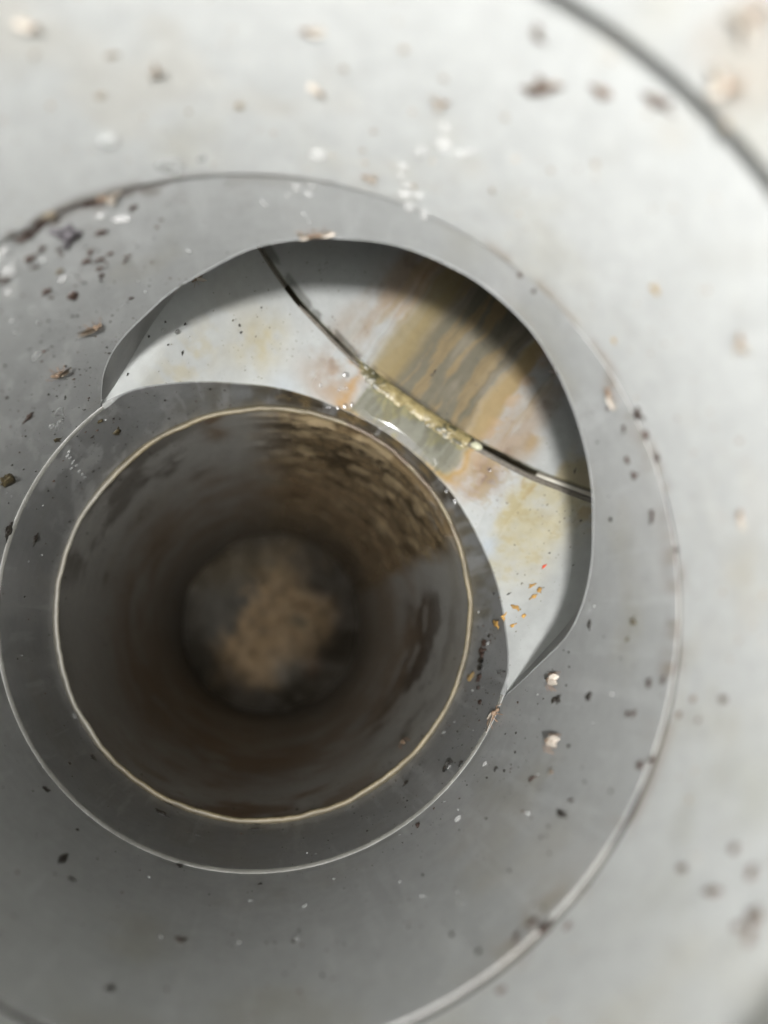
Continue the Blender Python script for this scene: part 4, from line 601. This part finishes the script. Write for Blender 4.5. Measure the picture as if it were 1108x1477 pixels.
('droplet','tiny pale bubble in the chain on the shaded wall inside the thin ring','bubbles in the chain inside the thin ring',[('body',142.8,-0.123,0.0245,0.0218,107,'pale bubble, first from the top in the chain inside the thin ring'),('body',143.71,-0.142,0.0188,0.0217,106,'pale bubble, second from the top in the chain inside the thin ring'),('body',143.66,-0.181,0.0256,0.0223,106,'pale bubble, third from the top in the chain inside the thin ring'),('body',143.75,-0.239,0.02,0.0172,106,'pale bubble, fourth from the top in the chain inside the thin ring'),('body',144.32,-0.242,0.0201,0.0171,106,'pale bubble, fifth from the top in the chain inside the thin ring'),('body',144.07,-0.298,0.0277,0.0177,105,'pale bubble, sixth from the top in the chain inside the thin ring'),('body',145.3,-0.272,0.0207,0.0171,105,'pale bubble, seventh from the top in the chain inside the thin ring'),('body',144.66,-0.37,0.0291,0.0243,105,'pale bubble, eighth from the top in the chain inside the thin ring'),('body',144.77,-0.434,0.0303,0.0188,104,'pale bubble, ninth from the top in the chain inside the thin ring'),('body',144.97,-0.48,0.0312,0.0192,104,'pale bubble, tenth from the top in the chain inside the thin ring')]),
('droplet','pale speck on the dark lower wall','pale specks on the dark lower wall',[('floor',-0.601,-0.964,0.0212,0.0273,29,'pale speck, first from the left on the dark lower wall'),('body',-151.26,-0.701,0.0795,0.0477,83,'pale speck, second from the left on the dark lower wall'),('body',-113.1,0.195,0.0154,0.0249,49,'tiny pale speck, third from the left on the dark lower wall'),('body',-107.05,0.622,0.019,0.032,32,'pale speck, fourth from the left on the dark lower wall'),('body',-94.63,0.593,0.0194,0.0398,1,'pale speck, fifth from the left on the dark lower wall'),('body',-93.47,0.248,0.0269,0.0197,27,'slender pale speck, sixth from the left on the dark lower wall'),('body',-85.45,0.6,0.0297,0.03,-23,'slender pale speck, seventh from the left on the dark lower wall'),('body',-83.41,0.345,0.0199,0.0373,-29,'pale speck, eighth from the left on the dark lower wall'),('body',-77.15,0.156,0.019,0.0223,-7,'tiny slender pale speck, ninth from the left on the dark lower wall'),('body',-65.84,0.436,0.0253,0.0162,60,'tiny slender pale speck, tenth from the left on the dark lower wall')]),
('droplet','tiny white fleck on the lower right wall','white flecks on the lower right wall',[('body',-50.31,0.286,0.0366,0.0319,-72,'white fleck, first from the left on the lower right wall'),('body',-24.15,-0.469,0.0334,0.0155,-86,'tiny white fleck, second from the left on the lower right wall'),('body',-38.41,0.13,0.0339,0.0249,-79,'white fleck, third from the left on the lower right wall'),('body',-21.31,0.322,0.027,0.0094,-85,'white fleck, fourth from the left on the lower right wall'),('body',-18.56,0.899,0.0256,0.015,-86,'white fleck, fifth from the left on the lower right wall')]),
('droplet','clear bead of water on the pale branch floor','water beads on the pale branch floor',[('floor',-0.984,0.618,0.0135,0.0146,39,'clear water bead, first from the left on the pale branch floor'),('floor',-0.954,0.657,0.02,0.0171,42,'clear water bead, second from the left on the pale branch floor'),('floor',-0.434,0.99,0.0145,0.0133,41,'clear water bead, third from the left on the pale branch floor'),('floor',-0.344,0.933,0.0179,0.0134,41,'clear water bead, fourth from the left on the pale branch floor'),('floor',-0.306,0.963,0.0177,0.017,40,'clear water bead, fifth from the left on the pale branch floor'),('floor',-0.353,1.032,0.0146,0.0135,41,'clear water bead, sixth from the left on the pale branch floor'),('floor',-0.283,0.991,0.0245,0.0241,40,'large clear water bead, seventh from the left on the pale branch floor'),('floor',-0.372,1.116,0.0295,0.0269,42,'large clear water bead, eighth from the left on the pale branch floor'),('floor',-0.333,1.063,0.0182,0.0102,41,'clear water bead, ninth from the left on the pale branch floor'),('floor',-0.263,1.021,0.0139,0.0209,39,'clear water bead, tenth from the left on the pale branch floor'),('floor',0.36,0.93,0.0168,0.018,32,'clear water bead, eleventh from the left on the pale branch floor'),('floor',0.42,0.906,0.02,0.0178,32,'clear water bead, twelfth from the left on the pale branch floor'),('floor',0.47,1.135,0.0167,0.0184,31,'clear water bead, thirteenth from the left on the pale branch floor')]),
('droplet','glinting water drop in the brown trail right of the outlet','drops in the brown trail',[('body',-16.09,-0.471,0.0692,0.0246,-88,'glinting drop, first from the top in the brown trail right of the outlet'),('body',-17.93,-0.465,0.0686,0.0259,-87,'glinting drop, second from the top in the brown trail right of the outlet'),('body',-41.47,-0.072,0.0302,0.0242,-78,'tiny glinting drop, third from the top in the brown trail right of the outlet'),('body',-43.53,-0.19,0.0476,0.0473,-78,'glinting drop, fourth from the top in the brown trail right of the outlet'),('body',-38.19,0.266,0.0248,0.0181,-78,'tiny glinting drop, fifth from the top in the brown trail right of the outlet')]),
]

# ------------------------------------------------------------------ small things lying on the walls
def frame(surf, a, b):
    """point, normal, across, along (unit coordinates) at a place on a named surface"""
    if surf == 'floor':
        z = float(floor_z(a)); dz = float(floor_z(a+0.012)-floor_z(a-0.012))/0.024
        if abs(a) > 0.96: dz = 0
        p = a*N_+b*E_+z*Z_; n = Z_-dz*N_; n = n/np.linalg.norm(n); t1 = N_-n*(N_@n)
        t1 = t1/np.linalg.norm(t1); return p, n, t1, np.cross(n, t1)
    th = math.radians(a); d = np.array([math.cos(th), math.sin(th), 0]); off = {'socket': SOFF, 'neck': SOFF*0.5}.get(surf, np.zeros(2))
    if surf == 'body': r = R_BODY if b > ZC else R_LOW
    elif surf == 'outlet': r = R_OUT
    else:
        R = R_SOCK if surf == 'socket' else R_NECK
        bq = off@d[:2]; r = bq+math.sqrt(bq*bq-off@off+R*R)
    p = np.array([r*d[0], r*d[1], b]); n = -d; t1 = -np.cross(Z_, n); return p, n, t1, np.cross(n, t1)
def place(o, surf, a, b, rot, lift=0.0):
    p, n, t1, t2 = frame(surf, a, b); c, s = math.cos(math.radians(rot)), math.sin(math.radians(rot))
    x = c*t1+s*t2; y = np.cross(n, x); q = (p+n*lift)*K
    o.matrix_world = Matrix(((x[0], y[0], n[0], q[0]), (x[1], y[1], n[1], q[1]), (x[2], y[2], n[2], q[2]), (0, 0, 0, 1)))
def lump_mesh(name, seed, mat, flat=0.35, rough=0.35, sub=2, extra=0):
    bm = bmesh.new(); bmesh.ops.create_icosphere(bm, subdivisions=sub, radius=0.5); rs = np.random.RandomState(seed); off = rs.rand(3)*50
    if extra:
        bmesh.ops.scale(bm, vec=(0.82, 0.66, 1), verts=bm.verts[:])
        for i in range(extra):
            a_ = rs.rand()*6.28; r_ = 0.25+0.25*rs.rand(); k_ = 0.12+0.22*rs.rand()
            bmesh.ops.create_icosphere(bm, subdivisions=1, radius=0.5*k_*2, matrix=Matrix.Translation((r_*math.cos(a_)*1.25, r_*math.sin(a_)*1.1, 0)) @ Matrix.Diagonal((1, 0.6, 0.5, 1)))
    for v in bm.verts:
        p = np.array(v.co); k = 1+rough*2*(fbm(p+off, 3.0, 3, seed)-0.5)*1.3; p = p*k; p[2] = p[2]*flat+flat*0.22
        v.co = p
    for f in bm.faces: f.smooth = True
    me = bpy.data.meshes.new(name); bm.to_mesh(me); bm.free(); me.materials.append(mat); return me
M_CR = mat_plain('brown_dirt', (0.040, 0.024, 0.018), 0.4); M_CRP = mat_plain('purple_grey_dirt', (0.075, 0.068, 0.075), 0.6); M_CRD = mat_plain('black_dirt', (0.018, 0.015, 0.012), 0.35)
M_CRO = mat_plain('olive_dirt', (0.055, 0.043, 0.02), 0.45); M_OR = mat_plain('orange_dirt', (0.33, 0.19, 0.05), 0.3); M_RED = mat_plain('red_fleck', (0.42, 0.05, 0.02), 0.3)
M_TAN = mat_plain('tan_dirt', (0.20, 0.13, 0.075), 0.6); M_OC = mat_plain('ochre_dirt', (0.22, 0.15, 0.06), 0.5); M_SB = mat_plain('soft_brown_dirt', (0.085, 0.06, 0.045), 0.6); M_FNT = mat_plain('faint_dirt', (0.17, 0.14, 0.10), 0.6)
M_WH = mat_plain('white_residue', (0.62, 0.62, 0.61), 0.25, 0.6, var=0.06, bump=0.1, alpha=0.24)
M_PS = mat_plain('pale_residue', (0.42, 0.43, 0.42), 0.3, 0.6, var=0.08, bump=0.1, alpha=0.3)
M_DROP = mat_film('clear_drop', (0.92, 0.92, 0.92), 0.24, extra=0.16)
def crumb_mat(l):
    for k, m_ in (('purple grey', M_CRP), ('forked', M_SB), ('streak of dirt', M_SB), ('shade line', M_SB), ('red fleck', M_RED), ('orange', M_OR), ('ochre', M_OC), ('faint', M_FNT), ('soft brown', M_SB), ('tan', M_TAN), ('olive', M_CRO), ('black', M_CRD), ('dark speck', M_CRD), ('dark', M_CRD)):
        if k in l: return m_
    return M_CR
LM = {}
def lump(mat, i, kind):
    key = (mat.name, i % 5, kind)
    if key not in LM:
        f, r, s = {'crumb': (0.20, 1.15, 3), 'droplet': (0.42, 0.22, 3), 'smear': (0.06, 0.9, 3)}[kind]
        LM[key] = lump_mesh('lump', 7*(i % 5)+len(LM)+3, mat, f, r, s, 4 if kind == 'crumb' else 0)
    return LM[key]
# gnat: one body mesh, two wings and legs
M_GB = mat_plain('gnat_body', (0.12, 0.08, 0.05), 0.5, scale=3000); M_GW = mat_plain('gnat_wing', (0.48, 0.43, 0.37), 0.22, 0.8, var=0.18, scale=2500); M_GL = mat_plain('gnat_leg', (0.16, 0.09, 0.05), 0.5)
M_GW2 = mat_plain('gnat_wing_brown', (0.11, 0.085, 0.06), 0.3, 0.7, scale=2500)
def gnat_body():
    bm = bmesh.new(); prof = [(-0.5, 0.01), (-0.42, 0.05), (-0.28, 0.085), (-0.10, 0.095), (0.02, 0.07), (0.10, 0.115), (0.20, 0.12), (0.27, 0.06), (0.31, 0.05), (0.36, 0.085), (0.43, 0.07), (0.47, 0.02)]
    rings = []
    for x, r in prof:
        zc = 0.16+0.05*math.exp(-((x-0.15)/0.15)**2); rings.append([bm.verts.new((x, r*math.cos(a), zc+r*math.sin(a))) for a in [2*math.pi*i/8 for i in range(8)]])
    for A_, B_ in zip(rings, rings[1:]):
        for i in range(8): bm.faces.new((A_[i], A_[(i+1) % 8], B_[(i+1) % 8], B_[i])).smooth = True
    bm.faces.new(rings[0][::-1]); bm.faces.new(rings[-1])
    me = bpy.data.meshes.new('gnat_body'); bm.to_mesh(me); bm.free(); me.materials.append(M_GB); return me
def gnat_wing(side, spread, mat):
    bm = bmesh.new(); n = 12; top = []; bot = []
    for i in range(n+1):
        t = i/n; w_ = 0.155*math.sin(math.pi*t**0.75)**0.7 if 0 < t < 1 else 0.006; x = 0.16-0.86*t
        for dst, e in ((top, 0.006), (bot, -0.006)):
            dst.append([bm.verts.new((x, side*(0.02+q*w_+t*0.10), 0.27-0.10*t+e+0.02*math.sin(3*t)-abs(q)*0.02)) for q in (-1, 0, 1)])
    for L, fl in ((top, False), (bot, True)):
        for A_, B_ in zip(L, L[1:]):
            for j in range(2):
                q = (A_[j], A_[j+1], B_[j+1], B_[j]); bm.faces.new(q[::-1] if fl else q).smooth = True
    for j in (0, 2):
        for i in range(n): bm.faces.new((top[i][j], top[i+1][j], bot[i+1][j], bot[i][j]))
    me = bpy.data.meshes.new('gnat_wing'); bm.to_mesh(me); bm.free(); me.transform(Matrix.Rotation(side*-spread, 4, 'Z')); me.materials.append(mat); return me
def gnat_leg(side, i):
    bm = bmesh.new(); x0 = 0.22-0.10*i; d = (0.35, 0.0, -0.35)[i]
    pts = [(x0, side*0.06, 0.15), (x0+d*0.4, side*0.24, 0.22), (x0+d*0.9, side*0.38, 0.01)]; rings = []
    for p in pts: rings.append([bm.verts.new((p[0]+0.014*math.cos(a), p[1]+0.014*math.sin(a), p[2])) for a in (0, 2.1, 4.2)])
    for A_, B_ in zip(rings, rings[1:]):
        for k in range(3): bm.faces.new((A_[k], A_[(k+1) % 3], B_[(k+1) % 3], B_[k]))
    me = bpy.data.meshes.new('gnat_leg'); bm.to_mesh(me); bm.free(); me.materials.append(M_GL); return me
GB = gnat_body(); GWs = {(s, k): gnat_wing(s, (0.05, 0.55)[k % 2], M_GW if k < 2 else M_GW2) for s in (1, -1) for k in range(4)}; GLs = [(gnat_leg(s, i)) for s in (1, -1) for i in range(3)]
def child(name, me, par):
    o = bpy.data.objects.new(name, me); sc.collection.objects.link(o); o.parent = par; return o
rnd = random.Random(4)
def make_gnat(label, group, it):
    surf, a, b, L, M, rot = it[:6]
    t = thing('gnat', label, 'insect', group)
    size = max(0.055, min(0.085, 1.25*math.sqrt(L*M))) if 'tiny' not in label else 0.032
    if surf == 'socket': size *= 0.72
    if 'large' in label or 'extreme' in label: size = 0.055
    if 'both pale wings spread' in label: rot = -35; size = 0.095
    k = 1 if 'spread' in label else rnd.choice((0, 1))
    if 'brown wings' in label or 'dark wings' in label: k = 2
    child('body', GB, t); child('wing', GWs[(1, k)], t); child('wing', GWs[(-1, k)], t)
    if size > 0.05:
        for me in GLs: child('leg', me, t)
    place(t, surf, a, b, rot+rnd.choice((0, 180)) if 'both pale wings' not in label else rot, 0.0)
    t.matrix_world = t.matrix_world @ Matrix.Scale(size*K, 4)
cnt = 0
for kind, label, group, its in ITEMS:
    for it in its:
        surf, a, b, L, M, rot, own = it; cnt += 1
        if kind == 'gnat': make_gnat(label, group, it); continue
        if kind == 'crumb': mat = crumb_mat(label); shp = 'crumb'; nm = 'dirt_crumb'; cat = 'dirt'
        else:
            clear = 'bead' in label or 'drop ' in label
            mat = M_DROP if clear else (M_PS if 'smear' in label or 'pale' in label else M_WH); shp = 'smear' if 'smear' in label else 'droplet'
            nm = 'water_drop' if clear else 'white_speck'; cat = 'water drop' if clear else 'residue'
        if 'faint' in label or 'soft brown' in label: shp = 'smear'
        kk = 0.62 if ('speck ' in label or 'faint' in label) else (1.15 if cat == 'water drop' else 0.85)
        o = bpy.data.objects.new(nm, lump(mat, cnt, shp)); sc.collection.objects.link(o); tag(o, own, cat, group)
        place(o, surf, a, b, rot, 0.0005); o.matrix_world = o.matrix_world @ Matrix.Diagonal((L*K*kk, M*K*kk, math.sqrt(L*M)*K*kk*0.75, 1))
# pebble in the joint
o = bpy.data.objects.new('pebble', lump_mesh('pebble', 5, mat_plain('pebble_stone', (0.42, 0.42, 0.30), 0.35, var=0.12, bump=0.2), 0.6, 0.10, 3)); sc.collection.objects.link(o)
tag(o, 'small smooth grey green pebble wedged in the joint at the end of the yellow silt', 'pebble')
place(o, 'floor', 0.355, SEAM+0.022, 5, -0.006); o.matrix_world = o.matrix_world @ Matrix.Diagonal((0.062*K, 0.040*K, 0.05*K, 1))

# fine grit too small and too many to count: tiny flat grains, one mesh per kind
def grit(name, label, mat, spots, flat=0.4):
    base = []
    for i in range(6): base.append((math.cos(i*math.pi/3), math.sin(i*math.pi/3)))
    V = []; F_ = []
    for surf, a, b, L, M, rot in spots:
        p, n, t1, t2 = frame(surf, a, b); c, s = math.cos(rot), math.sin(rot); x = c*t1+s*t2; y = -s*t1+c*t2; n0 = len(V)
        for cx, cy in base: V.append(p+x*(cx*L*rnd.uniform(.7, 1.2))+y*(cy*M*rnd.uniform(.7, 1.2))-n*0.0005)
        V.append(p+n*min(L, M)*flat*2+x*rnd.uniform(-.2, .2)*L)
        for i in range(6): F_.append((n0+i, n0+(i+1) % 6, n0+6))
    me = bpy.data.meshes.new(name); me.from_pydata([tuple(v*K) for v in V], [], F_); me.materials.append(mat)
    o = bpy.data.objects.new(name, me); sc.collection.objects.link(o); tag(o, label, 'grit', kind='stuff')
def rsize(lo_, hi): return lo_*(hi/lo_)**(rnd.random()**2.2)
def inopen(a, b):
    a = (a+180) % 360-180
    if EU[0][0] < a < EU[0][-1]: return floor_low(a) < b < float(zup(np.array(a)))+0.012
    return False
def floor_low(a): return float(zlo(np.array(a)))-0.012
def body_spots(n, dens, lo_, hi, z0=ZD+0.02, z1=ZB-0.01, vert=0.75):
    out = []
    while len(out) < n:
        a = rnd.uniform(-180, 180); b = rnd.uniform(z0, z1)
        if inopen(a, b) or rnd.random() > dens(a, b): continue
        L = rsize(lo_, hi); out.append(('body', a, b, L, L*rnd.uniform(.3, .7), math.pi/2+rnd.gauss(0, 0.35)+(0.5 if a > 90 else 0)))
    return out
g1 = lambda x, c, w_: math.exp(-((x-c)/w_)**2)
dd = lambda a, b: 0.10+0.9*g1(a, 125, 25)*(1 if b > 0.2 else 0.5)+0.75*g1(a, -18, 22)*g1(b, -0.2, 0.5)+0.25*g1(a, -50, 40)
grit('dark_grit', 'fine dark grit scattered over the walls of the fitting', M_CRD, body_spots(1500, dd, 0.002, 0.008)+body_spots(160, dd, 0.006, 0.013))
grit('brown_grit', 'fine brown grit over the walls of the fitting', M_CR, body_spots(700, dd, 0.002, 0.010))
dp = lambda a, b: 0.12+0.9*g1(a, 140, 22)+0.4*g1(a, 95, 30)*(b > 0.6)+0.3*g1(a, -20, 30)
grit('pale_grit', 'fine pale flecks over the walls of the fitting', M_PS, body_spots(700, dp, 0.002, 0.008)+body_spots(70, dp, 0.008, 0.02))
fs = []
while len(fs) < 900:
    u = rnd.uniform(-0.95, 0.95); s0_ = math.sqrt(1-u*u)+0.005; s = rnd.uniform(s0_, 1.6)
    if SEAM-0.01 < s < SEAM+0.08: continue
    if rnd.random() > 0.25+0.9*g1(u, 0.85, 0.12)+0.5*g1(u, -0.75, 0.15)+0.2*(abs(u) < 0.2): continue
    L = rsize(0.0016, 0.006); fs.append(('floor', u, s, L, L*rnd.uniform(.4, .8), math.pi/2+rnd.gauss(0, 0.6)))
grit('floor_grit', 'fine brown grit on the pale branch floor and its flow band', M_CRO, fs)
ws = []
for i in range(900):
    a = rnd.uniform(-180, 180); b = rnd.uniform(ZB+0.02, ZA-0.02); L = rsize(0.002, 0.008); ws.append(('socket', a, b, L, L*rnd.uniform(.5, .9), rnd.uniform(0, 3)))
for i in range(260):
    a = rnd.uniform(-180, 180); b = rnd.uniform(ZA+0.02, ZA+0.7); L = rsize(0.003, 0.012); ws.append(('neck', a, b, L, L*rnd.uniform(.5, .9), rnd.uniform(0, 3)))
grit('socket_grit', 'fine brown specks on the blurred pale socket and neck walls', M_FNT, ws)
os_ = []
for i in range(420):
    a = rnd.choice((rnd.gauss(-100, 45), rnd.gauss(-20, 25), rnd.gauss(140, 30))); b = ZD-0.03-1.6*rnd.random()**1.5; L = rsize(0.003, 0.014); os_.append(('outlet', a, b, L, L*rnd.uniform(.3, .6), math.pi/2+rnd.gauss(0, 0.5)))
grit('outlet_grit', 'dark grit stuck below the cream rim inside the outlet pipe', M_CRD, os_)
